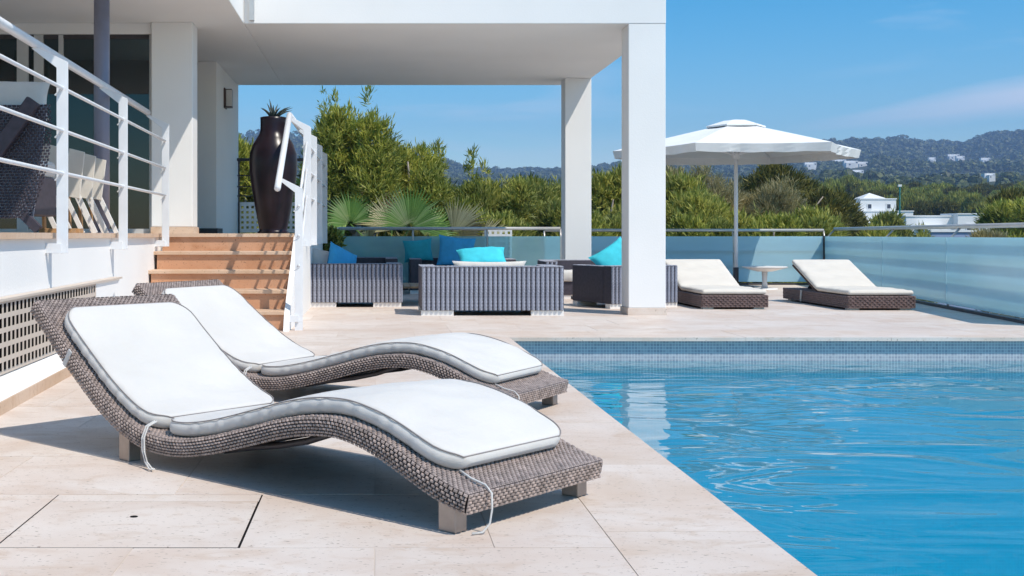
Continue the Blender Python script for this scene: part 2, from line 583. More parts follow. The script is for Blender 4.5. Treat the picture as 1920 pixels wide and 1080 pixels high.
def thing(name, loc, label, category, group=None, rz=0.0):
    o = bpy.data.objects.new(name, None)
    o.empty_display_size = 0.2
    COL.objects.link(o)
    o.location = loc
    o.rotation_euler = (0, 0, rz)
    return tag(o, label, category, group)


def copy_tree(src, parent=None):
    c = src.copy()
    COL.objects.link(c)
    if parent is not None:
        c.parent = parent
    for ch in list(src.children):
        copy_tree(ch, c)
    return c


def np_mesh(name, verts, quads):
    """fast mesh from arrays, quads (n,4) or tris (n,3)"""
    k = quads.shape[1]
    me = bpy.data.meshes.new(name)
    me.vertices.add(len(verts))
    me.vertices.foreach_set('co', verts.astype(np.float32).ravel())
    me.loops.add(quads.size)
    me.loops.foreach_set('vertex_index', quads.astype(np.int32).ravel())
    me.polygons.add(len(quads))
    me.polygons.foreach_set('loop_start', np.arange(0, quads.size, k, dtype=np.int32))
    me.update(calc_edges=True)
    me.validate()
    return me


# ------------------------------------------------------------------ ground, terrain
PX0, PX1, PY0, PY1 = 1.10, 10.4, -3.0, 9.74       # pool opening


def fence_x(y):
    return 7.6 - 0.16 * (19.9 - y)


sheet = MB().add([(-15000, -15000, -9), (15000, -15000, -9), (15000, 15000, -9), (-15000, 15000, -9)], [(0, 1, 2, 3)])
sheet.build('ground', 'earth', kind='structure')

crest_u = [-900, 0, 300, 440, 560, 640, 725, 800, 880, 960, 1055, 1140, 1250, 1350, 1450, 1560, 1700, 1790, 1850, 1920, 2200, 2800, 3600]
crest_v = [308, 280, 268, 262, 256, 260, 272, 294, 325, 331, 326, 319, 310, 296, 274, 262, 265, 273, 260, 251, 258, 270, 298]
prof_y = [20, 40, 80, 150, 300, 600, 1000, 1500, 2200, 2600, 3400]
prof_z = [-5.0, -5.0, -4.5, -2.5, 5.0, 22.0, 48.0, 88.0, 190.0, 120.0, 0.0]


def bump_noise(x, y):
    return (np.sin(x * 0.011 + 1.3) * np.cos(y * 0.013 + x * 0.004) + 0.6 * np.sin(x * 0.027 + y * 0.019) * np.cos(y * 0.031 - 2)
            + 0.35 * np.sin(x * 0.063 - y * 0.05) + 0.2 * np.sin(x * 0.13 + 2 * np.cos(y * 0.09)))


def ground_z(x, y):
    x = np.asarray(x, float)
    y = np.asarray(y, float)
    u = 706 + 2200 * x / np.maximum(y, 1)
    k = (440 - np.interp(u, crest_u, crest_v)) / 190.0
    base = np.interp(y, prof_y, prof_z)
    z = np.where(base > 0, base * (0.35 + 0.65 * k * np.clip(y / 2200, 0, 1) ** 0.0), base)
    far = np.clip((y - 1500) / 700, 0, 1)
    z = np.where(base > 0, base * ((0.3 + 0.7 * k) * (1 - far) + k * far), base)
    return z + bump_noise(x, y) * np.clip((y - 60) / 900, 0, 1) * 6.0


ys = np.concatenate([np.geomspace(20.6, 600, 46), np.linspace(640, 3400, 74)])
us = np.linspace(-900, 3600, 190)
UU, YY = np.meshgrid(us, ys)
XX = (UU - 706) / 2200 * YY
ZZ = ground_z(XX, YY)
nr, nc = UU.shape
idx = np.arange(nr * nc).reshape(nr, nc)
quads = np.stack([idx[:-1, :-1], idx[:-1, 1:], idx[1:, 1:], idx[1:, :-1]], -1).reshape(-1, 4)
link('terrain', np_mesh('terrain', np.stack([XX, YY, ZZ], -1).reshape(-1, 3), quads), 'hill', smooth=True, kind='structure')

# deck: grout bed with the pool cut out, then slab by slab in running bond
bed = MB()
bed.box(-2.12, PX0 - 0.02, -3.0, 20.1, -0.30, -0.0018)
bed.add([(PX0 - 0.02, PY1 + 0.02, -0.0018), (11.4, PY1 + 0.02, -0.0018), (11.4, 10.85, -0.0018), (fence_x(10.85) + 0.2, 10.85, -0.0018), (fence_x(20.1) + 0.2, 20.1, -0.0018), (PX0 - 0.02, 20.1, -0.0018)], [(0, 1, 2, 3, 4, 5)])
bed.add([(PX1 + 0.02, -3, -0.0018), (11.4, -3, -0.0018), (11.4, PY1 + 0.02, -0.0018), (PX1 + 0.02, PY1 + 0.02, -0.0018)], [(0, 1, 2, 3)])
bed.build('paving', 'grout', kind='structure')
paving = bpy.data.objects['paving']
SLAB = 0.655
GAP = 0.0013
mesh_cache = {}


def slab(x0, x1, y0, y1, mat='stone', name='slab', parent=None, z1=0.0, th=0.03):
    wx, wy = round(x1 - x0 - 2 * GAP, 3), round(y1 - y0 - 2 * GAP, 3)
    key = (wx, wy, mat, th)
    if key not in mesh_cache:
        mesh_cache[key] = MB().box(0, wx, 0, wy, -th, 0).mesh(name)
    me = mesh_cache[key]
    o = link(name, me, mat, parent or paving)
    o.location = (x0 + GAP, y0 + GAP, z1 + random.uniform(-0.0006, 0.0006))
    return o


COVER = (-1.04, -0.372, 3.186, 3.836)
row0 = 3.186 - 2 * SLAB
for r in range(26):
    y0 = row0 + r * SLAB
    if y0 > 19.9:
        break
    y1 = min(y0 + SLAB, 20.05)
    off = SLAB / 2 if r % 2 == 0 else 0.0
    near = y0 < 9.95
    xs0 = -2.11
    xend = 0.65 if near else fence_x(y0) - 0.02
    edges = [xs0]
    x = 0.65 - off - 8 * SLAB
    while x < xend - 0.05:
        if x > xs0 + 0.08:
            edges.append(x)
        x += SLAB
    edges.append(xend)
    if r == 2:
        edges = [-2.11, -1.70, COVER[0], COVER[1], 0.32, 0.65]
    for a, b in zip(edges[:-1], edges[1:]):
        if r == 2 and abs(a - COVER[0]) < 1e-6:
            continue
        if not near and b > 0.65 and y0 < PY1 + 0.45 - 0.01:
            a = max(a, 0.65)
        if b - a < 0.04:
            continue
        if y1 > 11.6 and b < -0.8:
            continue
        slab(a, b, y0, y1)
# coping round the pool
ny = 13
for i in range(ny):
    L = (PY1 + 0.455 - (-2.5)) / ny
    slab(0.652, PX0, -2.5 + i * L, -2.5 + (i + 1) * L if i < ny - 1 else PY1, 'coping', 'coping_slab')
row_far = [PX0 - 0.45, PX0 + 0.75, PX0 + 1.95, PX0 + 3.15, PX0 + 4.35, PX0 + 5.55, PX0 + 6.75, PX0 + 7.95, PX1 + 0.45]
yc1 = row0 + math.ceil((PY1 - row0) / SLAB) * SLAB
for a, b in zip(row_far[:-1], row_far[1:]):
    slab(a, b, PY1 - 0.055, yc1, 'coping', 'coping_slab', z1=0.001)
cv = MB().box(COVER[0] + 0.005, COVER[1] - 0.006, COVER[2] + 0.005, COVER[3] - 0.10, -0.03, 0.0015)
cov = thing('access_cover', (-0.7, 3.5, 0), 'square stone access cover with a finger hole set in the deck near the lounger', 'cover')
cv.build('cover_slab', 'stone', cov, bevel=0.002)
MB().box(COVER[0] + 0.004, COVER[1] - 0.004, COVER[3] - 0.096, COVER[3] - 0.006, -0.03, 0.0006).build('edge_strip', 'stone', cov)
MB().box(COVER[0] - 0.001, COVER[1] + 0.001, COVER[2] - 0.001, COVER[3] + 0.001, -0.0016, -0.0010).build('recess', 'dark_gap', cov)
MB().lathe([(0.0125, 0.0), (0.012, 0.0008)], (-0.73, 3.53, 0.0017), 16).build('finger_hole', 'dark_gap', cov)

# pool basin and water
pb = MB()
D = -2.4
pb.add([(PX0, PY0, D), (PX1, PY0, D), (PX1, PY1, D), (PX0, PY1, D)], [(0, 1, 2, 3)])
pb.build('pool_floor', 'pool_blue', kind='structure')
wl, wb = MB(), MB()
for (x0, y0, x1, y1) in ((PX0, PY1, PX1, PY1), (PX0, PY0, PX0, PY1), (PX1, PY1, PX1, PY0), (PX1, PY0, PX0, PY0)):
    wl.add([(x0, y0, -0.30), (x1, y1, -0.30), (x1, y1, -0.02), (x0, y0, -0.02)], [(0, 1, 2, 3)])
    wb.add([(x0, y0, D), (x1, y1, D), (x1, y1, -0.30), (x0, y0, -0.30)], [(0, 1, 2, 3)])
wl.build('pool_tile_band', 'mosaic', kind='structure')
wb.build('pool_lining', 'pool_blue', kind='structure')
MB().add([(PX0 - .001, PY0, -0.2), (PX1 + .001, PY0, -0.2), (PX1 + .001, PY1 + .001, -0.2), (PX0 - .001, PY1 + .001, -0.2)], [(0, 1, 2, 3)]).build('pool_water', 'water', kind='structure')
# retaining wall below the deck edge
rw = MB()
rw.box(-0.8, 7.85, 20.1, 20.3, -9, -0.02)
rw.build('retaining_wall', 'plaster', label='white retaining wall below the deck edge behind the glass railings', category='wall')

# ------------------------------------------------------------------ villa
TZ = 0.862                    # upper terrace floor
CZ = 3.08                     # ceiling underside
FY = 12.40                    # porch front
BY = 17.50                    # porch back


def wall_x(y):
    return -2.15 + 0.0245 * (11.4 - y)


villa = thing('villa', (-2.0, 14.0, 0), 'white flat roofed villa with a deep open porch on square pillars', 'house')
MB().box(-1.40, 3.06, FY, BY, CZ, 4.6).build('porch_roof', 'plaster', villa, bevel=0.008)
MB().box(-9.0, -1.403, 6.2, BY, CZ, 4.6).build('terrace_roof', 'plaster', villa, bevel=0.008)
for (x0, y0) in ((2.665, FY + 0.004), (2.685, 16.70)):
    p = MB().box(x0, x0 + 0.392 if y0 < 13 else 3.058, y0, y0 + 0.36, 0.075, CZ - 0.001).build('pillar', 'plaster', villa, bevel=0.006)
    MB().box(x0 - 0.012, x0 + 0.404 if y0 < 13 else 3.07, y0 - 0.016, y0 + 0.372, 0.0, 0.0745).build('plinth', 'coping', p, bevel=0.003)
MB().box(-2.36, -1.93, 12.30, 12.64, TZ + 0.07, CZ - 0.001).build('pier', 'plaster', villa, bevel=0.006)
MB().box(-2.365, -1.915, 12.285, 12.65, TZ, TZ + 0.069).build('pier_plinth', 'tread', villa)
MB().box(-9.0, -2.06, 15.10, BY - 0.003, TZ, CZ - 0.001).build('rear_wall', 'plaster', villa, bevel=0.006)
MB().box(-2.50, -2.045, 15.085, 15.60, TZ + 0.001, TZ + 0.07).build('rear_wall_plinth', 'dark_steel', villa)
# glazed door wall on the upper terrace
MB().box(-9.0, -2.362, 12.36, 12.50, 2.965, CZ - 0.002).build('lintel', 'plaster', villa)
DY = 12.42
fr = villa
for x0, x1 in ((-2.40, -2.364), (-3.36, -3.31), (-3.62, -3.52), (-3.80, -3.68), (-5.1, -5.0)):
    MB().box(x0, x1, DY - 0.03, DY + 0.03, TZ, 2.964).build('door_frame', 'frame_grey', villa, bevel=0.003)
MB().box(-5.0, -2.401, DY - 0.022, DY + 0.022, TZ, TZ + 0.05).build('door_sill', 'frame_grey', villa)
MB().box(-5.0, -2.401, DY - 0.022, DY + 0.022, 2.92, 2.963).build('door_head', 'dark_steel', villa)
for x0, x1 in ((-3.31, -2.40), (-3.52, -3.36), (-3.68, -3.62), (-5.0, -3.80)):
    MB().box(x0 + .002, x1 - .002, DY - 0.006, DY + 0.006, TZ + 0.05, 2.92).build('door_pane', 'window', villa)
MB().box(-2.99, -2.96, DY - 0.016, DY + 0.016, TZ + 0.05, 2.92).build('door_stile', 'dark_steel', villa)
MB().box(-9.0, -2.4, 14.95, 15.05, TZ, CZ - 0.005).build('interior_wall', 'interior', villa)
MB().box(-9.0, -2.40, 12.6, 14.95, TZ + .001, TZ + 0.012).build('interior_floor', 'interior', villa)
for k in range(6):
    MB().tube([(-3.9 + k * 0.06, 12.75 + 0.03 * (k % 2), TZ + 0.02), (-3.9 + k * 0.06, 12.75 + 0.03 * (k % 2), 2.85)], 0.036, 8).build('curtain_fold', 'curtain', villa, smooth=True)
# rain pipe and bracket at the roof corner
MB().box(-1.34, -1.29, FY - 0.05, FY - 0.002, CZ + 0.03, 3.6).build('rain_pipe', 'steel', villa)

# wall lamp
wlamp = thing('wall_lamp', (-2.03, 15.9, 2.55), 'small brown box wall lamp on the white end wall beside the vase', 'lamp')
MB().box(-2.058, -2.04, 15.80, 16.02, 2.56, 2.83).build('back_plate', 'lamp_box', wlamp)
MB().box(-2.0395, -1.955, 15.84, 15.98, 2.57, 2.82).build('lamp_body', 'lamp_box', wlamp, bevel=0.004)
MB().box(-2.03, -1.945, 15.832, 15.839, 2.585, 2.805).build('lamp_glass', 'lamp_glass', wlamp)

# steel column on the terrace
colm = thing('steel_column', (-2.33, 9.95, TZ), 'tall blue grey round steel column behind the terrace railing', 'column')
MB().tube([(-2.33, 9.95, TZ + .012), (-2.33, 9.95, CZ)], 0.066, 24).build('shaft', 'column', colm, smooth=True)
MB().lathe([(0.11, 0), (0.11, 0.011)], (-2.33, 9.95, TZ + 0.0005), 24).build('base_plate', 'column', colm)

# upper terrace
terr = thing('upper_terrace', (-2.5, 11.0, 0), 'raised white terrace with beige stone edging left of the loungers', 'terrace')
SX0, SX1 = -2.12, -0.82       # stairs
MB().prism([(-9, 2.5), (wall_x(2.5), 2.5), (wall_x(11.65), 11.65), (SX1 - .002, 11.65), (SX1 - .002, BY), (-9, BY)], 0.0, TZ - 0.036).build('retaining_wall', 'plaster', terr)
# stone edging slabs
yy = 2.5
while yy < 11.6:
    y2 = min(yy + 1.1, 11.655)
    MB().prism([(wall_x(yy) - 0.5, yy + .002), (wall_x(yy) + 0.035, yy + .002), (wall_x(y2) + 0.035, y2 - .002), (wall_x(y2) - 0.5, y2 - .002)], TZ - 0.0355, TZ).build('edge_slab', 'tread', terr)
    yy += 1.1
MB().prism([(-9, 2.5), (wall_x(2.5) - 0.503, 2.5), (wall_x(11.655) - 0.503, 11.655), (-9, 11.655)], TZ - 0.0355, TZ - 0.001).build('floor', 'stone', terr)
for k in range(2):
    a, b = SX0 + k * 0.65, SX0 + (k + 1) * 0.65
    MB().box(a + .002, b - .002, 11.652 - 0.05, 12.25, TZ - 0.0355, TZ + .0006).build('edge_slab', 'tread', terr)
MB().box(-9, SX1, 12.253, BY - .002, TZ - 0.0355, TZ - 0.001).build('floor', 'stone', terr)
# plinth and sloped ledge at the foot of the terrace wall
yy = 2.5
while yy < 10.3:
    y2 = yy + 1.3

    def pxl(y):
        return -1.765 - 0.0485 * (y - 5.5)
    MB().prism([(pxl(yy) - .22, yy + .002), (pxl(yy), yy + .002), (pxl(y2), y2 - .002), (pxl(y2) - .22, y2 - .002)], 0.0, 0.06).build('plinth', 'tread', terr)
    a, b = pxl(yy) - 0.01, pxl(y2) - 0.01
    wa, wb = wall_x(yy) + 0.045, wall_x(y2) + 0.045
    MB().add([(a, yy, 0.0605), (wa, yy, 0.11), (wa - .1, yy, 0.0605), (b, y2, 0.0605), (wb, y2, 0.11), (wb - .1, y2, 0.0605)],
             [(0, 1, 4, 3), (1, 2, 5, 4), (0, 3, 5, 2), (0, 2, 1), (3, 4, 5)]).build('ledge', 'plaster', terr)
    yy += 1.3

# stairs
st = thing('staircase', (-1.47, 11.0, 0), 'flight of five orange stone steps up to the terrace', 'stairs')
NY = [11.65, 11.35, 11.05, 10.75, 10.45]
NZ = [TZ, 0.69, 0.517, 0.345, 0.172]
for i in range(5):
    zt = NZ[i]
    zb = NZ[i + 1] if i < 4 else 0.0
    MB().box(SX0, SX1 - .004, NY[i] - 0.022, NY[i] - 0.002, zb, zt - 0.036).build('riser', 'step', st)
    if i:
        MB().box(SX0 - .03, SX1 - .001, NY[i] - 0.05, NY[i - 1] - 0.0225, zt - 0.035, zt).build('tread', 'tread', st, bevel=0.004)
        MB().box(SX0 + .002, SX1 - .006, NY[i] - 0.001, (NY[i - 1] - 0.003), 0.0, zt - 0.037).build('core', 'grout', st)
MB().prism([(10.3, 0), (11.65, 0), (11.65, TZ - .037), (11.62, TZ - .037), (10.40, 0.14)], SX1 + .0005, SX1 + 0.05, 'x').build('string_wall', 'plaster', st)
MB().box(SX1 + .0005, SX1 + 0.05, 11.652, BY - .2, 0, TZ - .02).build('string_wall', 'plaster', st)

# ------------------------------------------------------------------ white steel railings
POST_TOP, RAIL_Z = 1.92, 2.035
BARS = (1.76, 1.497, 1.232)


def railing(name, posts, side, label, slope=None, rail_ext=(0, 0), lower=0.735, spans=None):
    """posts: list of (x, y, dz); the plate posts kink inward (side = -1: towards -x) to the hand rail"""
    t = thing(name, (posts[0][0], posts[0][1], 0), label, 'railing', 'white steel railings of the upper terrace')
    for (x, y, dz) in posts:
        prof = [(x - 0.035, lower + dz), (x + 0.035, lower + dz), (x + 0.035, POST_TOP + dz), (x + side * 0.17 + .012, RAIL_Z - 0.02 + dz),
                (x + side * 0.17 - .02, RAIL_Z - 0.03 + dz), (x - 0.035, POST_TOP - 0.035 + dz)]
        po = MB().prism(prof, y - 0.008, y + 0.008, 'y').build('post', 'rail_white', t, bevel=0.002)
        for bz in BARS:
            MB().bar((x - .045, y - 0.0, bz + dz - .045), (x + .0, y - 0.014, bz + dz - .008), 0.012, 0.008).build('bar_clip', 'rail_white', po)
        wx = x + side * 0.12
        MB().box(min(wx, x), max(wx, x), y - 0.03, y - 0.0085, lower + dz, lower + dz + 0.06).build('bracket', 'rail_white', po, bevel=0.002)
    P = [(x, y - 0.02, dz) for x, y, dz in posts]
    for bz in BARS:
        MB().tube([(x, y, bz + dz) for x, y, dz in P], 0.0125, 8).build('rail_bar', 'rail_white', t, smooth=True)
    a, b = P[0], P[-1]
    pts = [(x + side * 0.17, y, RAIL_Z + dz) for x, y, dz in P]
    if rail_ext[0]:
        pts = [(pts[0][0], pts[0][1] + rail_ext[0], pts[0][2] + rail_ext[1])] + pts
    MB().tube(pts, 0.029, 12).build('hand_rail', 'rail_white', t, smooth=True)
    return t


def post_x(y):
    return wall_x(y) + 0.10


railing('terrace_railing', [(post_x(y), y, 0) for y in (3.0, 5.15, 7.28, 9.25, 11.4)], -1,
        'white steel railing with three bars along the terrace edge at the left')
railing('stair_railing', [(-0.69, 10.42, -0.66), (-0.69, 11.62, 0.0)], -1, 'white steel hand rail sloping down the right side of the steps',
        rail_ext=(-0.22, -0.125))
railing('side_railing', [(-0.69, y, 0) for y in (11.75, 12.9, 14.2, 15.6)], -1, 'white steel railing edge on beyond the top of the steps')
# first stair post reaches the deck
MB().box(-0.725, -0.655, 10.412, 10.428, 0.0, 0.0745).build('post_foot', 'rail_white', bpy.data.objects['stair_railing'])
# rear balustrade with perforated panels; shade on its bars is put into dark colour
bal = thing('rear_balustrade', (-1.4, 17.3, TZ), 'rear railing darkened for shade with white perforated panels behind the black vase', 'railing')
MB().tube([(-2.055, 17.3, 1.957), (-0.85, 17.3, 1.957)], 0.022, 8).build('hand_rail', 'dark_steel', bal, smooth=True)
for z in (1.42, 1.56, 1.72):
    MB().tube([(-2.055, 17.3, z), (-0.85, 17.3, z)], 0.009, 6).build('rail_bar', 'dark_steel', bal)
for x in (-2.03, -1.45, -0.87):
    MB().box(x - .012, x + .012, 17.29, 17.31, TZ, 1.95).build('post', 'dark_steel', bal)


def perforated(x0, x1, z0, z1, pitch, hole, plane, axis='y', th=0.01, oddz=None):
    """sheet with real square holes; runs along x (axis y) or along y (axis x)"""
    b = MB()
    pz, hz = oddz or (pitch, hole)
    nx = int((x1 - x0) / pitch)
    nz_ = int((z1 - z0) / pz)
    mx_ = (x1 - x0 - nx * pitch) / 2
    mz_ = (z1 - z0 - nz_ * pz) / 2

    def bx(a0, a1, c0, c1):
        if axis == 'y':
            b.box(a0, a1, plane, plane + th, c0, c1)
        else:
            pa, pc = plane(a0), plane(a1)
            b.prism([(pa - th, a0), (pa, a0), (pc, a1), (pc - th, a1)], c0, c1)
    zc = z0
    for k in range(nz_):
        zh = z0 + mz_ + k * pz + (pz - hz) / 2
        bx(x0, x1, zc, zh)
        xc = x0
        for i in range(nx):
            xh = x0 + mx_ + i * pitch + (pitch - hole) / 2
            bx(xc, xh, zh, zh + hz)
            xc = xh + hole
        bx(xc, x1, zh, zh + hz)
        zc = zh + hz
    bx(x0, x1, zc, z1)
    return b


perforated(-2.05, -1.46, TZ + .02, 1.33, 0.075, 0.036, 17.32).build('perforated_panel', 'rail_white', bal)
perforated(-1.44, -0.86, TZ + .02, 1.33, 0.075, 0.036, 17.32).build('perforated_panel', 'rail_white', bal)

# vent grille in the terrace wall
vg = thing('vent_grille', (-2.0, 7.0, 0.1), 'long beige perforated vent grille low in the white terrace wall', 'grille')
vx = lambda y: wall_x(y) + 0.058
perforated(4.2, 8.45, 0.115, 0.50, 0.078, 0.052, vx, 'x', 0.0025, (0.077, 0.05)).build('perforated_panel', 'perforated', vg)
MB().prism([(wall_x(4.2) + .001, 4.2), (wall_x(4.2) + .004, 4.2), (wall_x(8.45) + .004, 8.45), (wall_x(8.45) + .001, 8.45)], 0.115, 0.5).build('shade_backing', 'dark_gap', vg)  # near-black sheet stands in for the shade inside the vent holes
MB().prism([(wall_x(4.2) + .002, 4.2), (wall_x(4.2) + .075, 4.2), (wall_x(9.35) + .075, 9.35), (wall_x(9.35) + .002, 9.35)], 0.501, 0.515).build('top_lip', 'perforated', vg)
MB().add([(wall_x(8.45) + .058, 8.452, 0.11), (wall_x(8.45) + .058, 8.452, 0.5), (wall_x(9.35) + .058, 9.33, 0.5),
          (wall_x(8.45) + .001, 8.452, 0.11), (wall_x(8.45) + .001, 8.452, 0.5), (wall_x(9.35) + .001, 9.33, 0.5)],
         [(0, 2, 1), (3, 4, 5), (0, 1, 4, 3), (1, 2, 5, 4), (0, 3, 5, 2)]).build('end_cheek', 'plaster', vg)

# ------------------------------------------------------------------ glass railings
def glass_run(name, pts, z0, z1, rail_z, mat, label, seams, rail_off=(0, 0), rail_r=0.024, bars=None, posts=True):
    a, b = Vector((*pts[0], 0)), Vector((*pts[1], 0))
    d = (b - a).normalized()
    nrm = Vector((-d.y, d.x, 0))
    t = thing(name, (a.x, a.y, 0), label, 'glass railing', 'glass railings round the deck')
    L = (b - a).length
    cuts = [0] + [s for s in seams] + [L]
    for s0, s1 in zip(cuts[:-1], cuts[1:]):
        p, q = a + d * (s0 + .012), a + d * (s1 - .012)
        h_ = nrm * 0.006
        MB().prism([tuple((p - h_).xy), tuple((q - h_).xy), tuple((q + h_).xy), tuple((p + h_).xy)], z0, z1).build('pane', mat, t)
    off = Vector((rail_off[0], rail_off[1], 0))
    p, q = a + off, b + off
    MB().tube([(p.x, p.y, rail_z), (q.x, q.y, rail_z)], rail_r, 12).build('hand_rail', 'rail_alu', t, smooth=True)
    for s in (cuts if posts else []):
        p = a + d * s
        q = p + off
        o2 = off * 1.0
        MB().tube([(p.x, p.y, 0.0), (p.x + o2.x * .5, p.y + o2.y * .5, z1 * 0.35), (p.x + o2.x * .5, p.y + o2.y * .5, z1 * 0.75), (p.x + o2.x * .15, p.y + o2.y * .15, z1 - .03), (q.x, q.y, rail_z - .01)], 0.014, 8).build('post', 'rail_alu', t, smooth=True)
    if bars:
        for z in bars:
            p, q = a + off * 0.5, b + off * 0.5
            MB().tube([(p.x, p.y, z), (q.x, q.y, z)], 0.027, 10).build('rail_bar', 'steel', t, smooth=True)
    # base channel
    h_ = nrm * 0.035
    MB().prism([tuple((a - h_).xy), tuple((b - h_).xy), tuple((b + h_).xy), tuple((a + h_).xy)], 0.0, 0.03).build('base_channel', 'dark_steel', t)
    return t


GL = glass_run('lounge_glass_railing', [(-0.58, 18.0), (2.83, 18.0)], 0.06, 0.825, 0.945, 'tinted',
               'clear blue tinted glass railing behind the sofas under the porch', [1.14, 2.28], (0, 0.06), 0.024)
MB().tube([(-0.58, 18.06, 0.945), (-0.66, 18.06, 0.935), (-0.715, 18.06, 0.90), (-0.73, 18.06, 0.82), (-0.73, 18.06, 0.0)], 0.022, 10).build('rail_end', 'rail_alu', GL, smooth=True)
glass_run('rear_glass_railing', [(2.85, 19.9), (7.6, 19.9)], 0.05, 0.822, 0.925, 'frosted',
          'frosted pale blue glass railing along the back behind the parasol', [1.6, 3.2], (0.0, 0.05), 0.024, bars=(0.30, 0.56))
glass_run('side_glass_railing', [(7.6, 19.88), (fence_x(10.85), 10.85)], 0.05, 0.822, 0.945, 'frosted',
          'frosted blue glass railing running forward along the right side of the deck', [3.66, 6.42], (0.16, 0.0), 0.026, bars=(0.16, 0.36, 0.60))
MB().box(7.57, 7.63, 19.87, 19.93, 0, 0.83).build('corner_post', 'dark_steel', bpy.data.objects['side_glass_railing'])

# ------------------------------------------------------------------ cushions, wicker, helpers
def smooth_profile(pts, n):
    """monotone-ish resample of (t, z) control points with Catmull-Rom"""
    P = [Vector((p[0], p[1])) for p in pts]
    P = [P[0] * 2 - P[1]] + P + [P[-1] * 2 - P[-2]]
    o = []
    for i in range(1, len(P) - 2):
        for k in range(12):
            s = k / 12
            a, b, c, d = P[i - 1], P[i], P[i + 1], P[i + 2]
            o.append(0.5 * ((2 * b) + (c - a) * s + (2 * a - 5 * b + 4 * c - d) * s * s + (3 * b - a - 3 * c + d) * s ** 3))
    o.append(P[-2])
    cum = [0]
    for a, b in zip(o[:-1], o[1:]):
        cum.append(cum[-1] + (b - a).length)
    L = cum[-1]
    xs = np.interp(np.linspace(0, L, n), cum, [p.x for p in o])
    zs = np.interp(np.linspace(0, L, n), cum, [p.y for p in o])
    return np.stack([xs, zs], -1), L


class Curve:
    def __init__(s, pts, n=240):
        s.p, s.L = smooth_profile(pts, n)
        s.s = np.linspace(0, s.L, n)

    def at(s, q):
        x = float(np.interp(q, s.s, s.p[:, 0]))
        z = float(np.interp(q, s.s, s.p[:, 1]))
        e = 0.012
        x1, z1 = float(np.interp(q + e, s.s, s.p[:, 0])), float(np.interp(q + e, s.s, s.p[:, 1]))
        x0, z0 = float(np.interp(q - e, s.s, s.p[:, 0])), float(np.interp(q - e, s.s, s.p[:, 1]))
        d = Vector((x1 - x0, z1 - z0)).normalized()
        return x, z, -d.y, d.x           # point and upward normal in (t, z)

    def s_of(s, t):
        return float(np.interp(t, s.p[:, 0], s.s))


def cushion(curve, s0, s1, y0, y1, th, rc=0.07, lift=0.0, crown=0.012, ns=70, seed=0):
    """padded mattress following a curve; returns body and the piping path round its top edge"""
    rr = random.Random(seed)
    ph = [rr.uniform(0, 6) for _ in range(6)]
    hwf = (y1 - y0) / 2
    yc = (y0 + y1) / 2
    qs = list(np.linspace(0, 1, ns))
    L = s1 - s0
    ns = max(ns, int(L / 0.014))
    qs = list(np.linspace(0, 1, ns))
    ds_list = sorted(set([0, .004, .010, .018, .028, .042, .06, .085, .12] + [L - d for d in (0, .004, .010, .018, .028, .042, .06, .085, .12)] + [q * L for q in qs if .13 < q * L < L - .13]))
    b = MB()
    M_ = 40
    rows = []
    path_l, path_r = [], []
    for d in ds_list:
        e = min(d, L - d)
        hw = hwf - (rc - math.sqrt(max(0, rc * rc - (rc - e) ** 2)) if e < rc else 0)
        re = 0.03
        k = math.sqrt(max(0.0, 1 - (1 - e / re) ** 2)) if e < re else 1.0
        hth = th / 2 * max(k, 0.03)
        r = min(hth * 0.95, 0.026)
        x, z, nx, nz_ = curve.at(s0 + d)
        mid = lift + th / 2
        loop = []
        # rounded rectangle loop: top from -hw to hw, then side, bottom back
        top_n = 16
        for i in range(top_n):
            yy_ = -(hw - r) + 2 * (hw - r) * i / (top_n - 1)
            cr = crown * (1 - (yy_ / max(hw, 1e-3)) ** 4) * min(1, e / 0.12)
            wob = 0.0042 * math.sin(9 * yy_ + ph[0]) * math.sin(7 * d + ph[1]) + 0.0026 * math.sin(23 * d + ph[2] + 6 * yy_) + 0.0014 * math.sin(41 * d - 17 * yy_ + ph[3])
            loop.append((yy_, hth + cr + wob * min(1, e / .1)))
        for a_ in (60, 30, 0, -30, -60):
            pk = (0.0022 * math.sin(d * 83 + ph[4]) + 0.0016 * math.sin(d * 131 + ph[5])) * math.cos(R(a_)) * min(1, e / .06)
            loop.append((hw - r + r * math.cos(R(a_)) + pk, (hth - r) * (1 if a_ > 0 else (-1 if a_ < 0 else 0)) + r * math.sin(R(a_))))
        for i in range(6):
            yy_ = (hw - r) - 2 * (hw - r) * i / 5
            loop.append((yy_, -hth))
        for a_ in (-60, -30, 0, 30, 60):
            pk = (0.0022 * math.sin(d * 77 + ph[3]) + 0.0016 * math.sin(d * 119 + ph[1])) * math.cos(R(a_)) * min(1, e / .06)
            loop.append((-(hw - r + r * math.cos(R(a_)) + pk), (hth - r) * (1 if a_ > 0 else (-1 if a_ < 0 else 0)) + r * math.sin(R(a_))))
        rows.append([(x + nx * (mid + h_), yc + yv, z + nz_ * (mid + h_)) for yv, h_ in loop])
        if e >= 0.006:
            pe = hth * 0.86 + 0.002
            path_r.append((x + nx * (mid + pe), yc + hw - r * 0.35, z + nz_ * (mid + pe)))
            path_l.append((x + nx * (mid + pe), yc - hw + r * 0.35, z + nz_ * (mid + pe)))
    m_ = len(rows[0])
    b.add([p for r_ in rows for p in r_],
          [(i * m_ + j, i * m_ + (j + 1) % m_, (i + 1) * m_ + (j + 1) % m_, (i + 1) * m_ + j) for i in range(len(rows) - 1) for j in range(m_)]
          + [tuple(range(m_))[::-1], tuple((len(rows) - 1) * m_ + j for j in range(m_))])
    path = path_r + path_l[::-1]
    return b, path


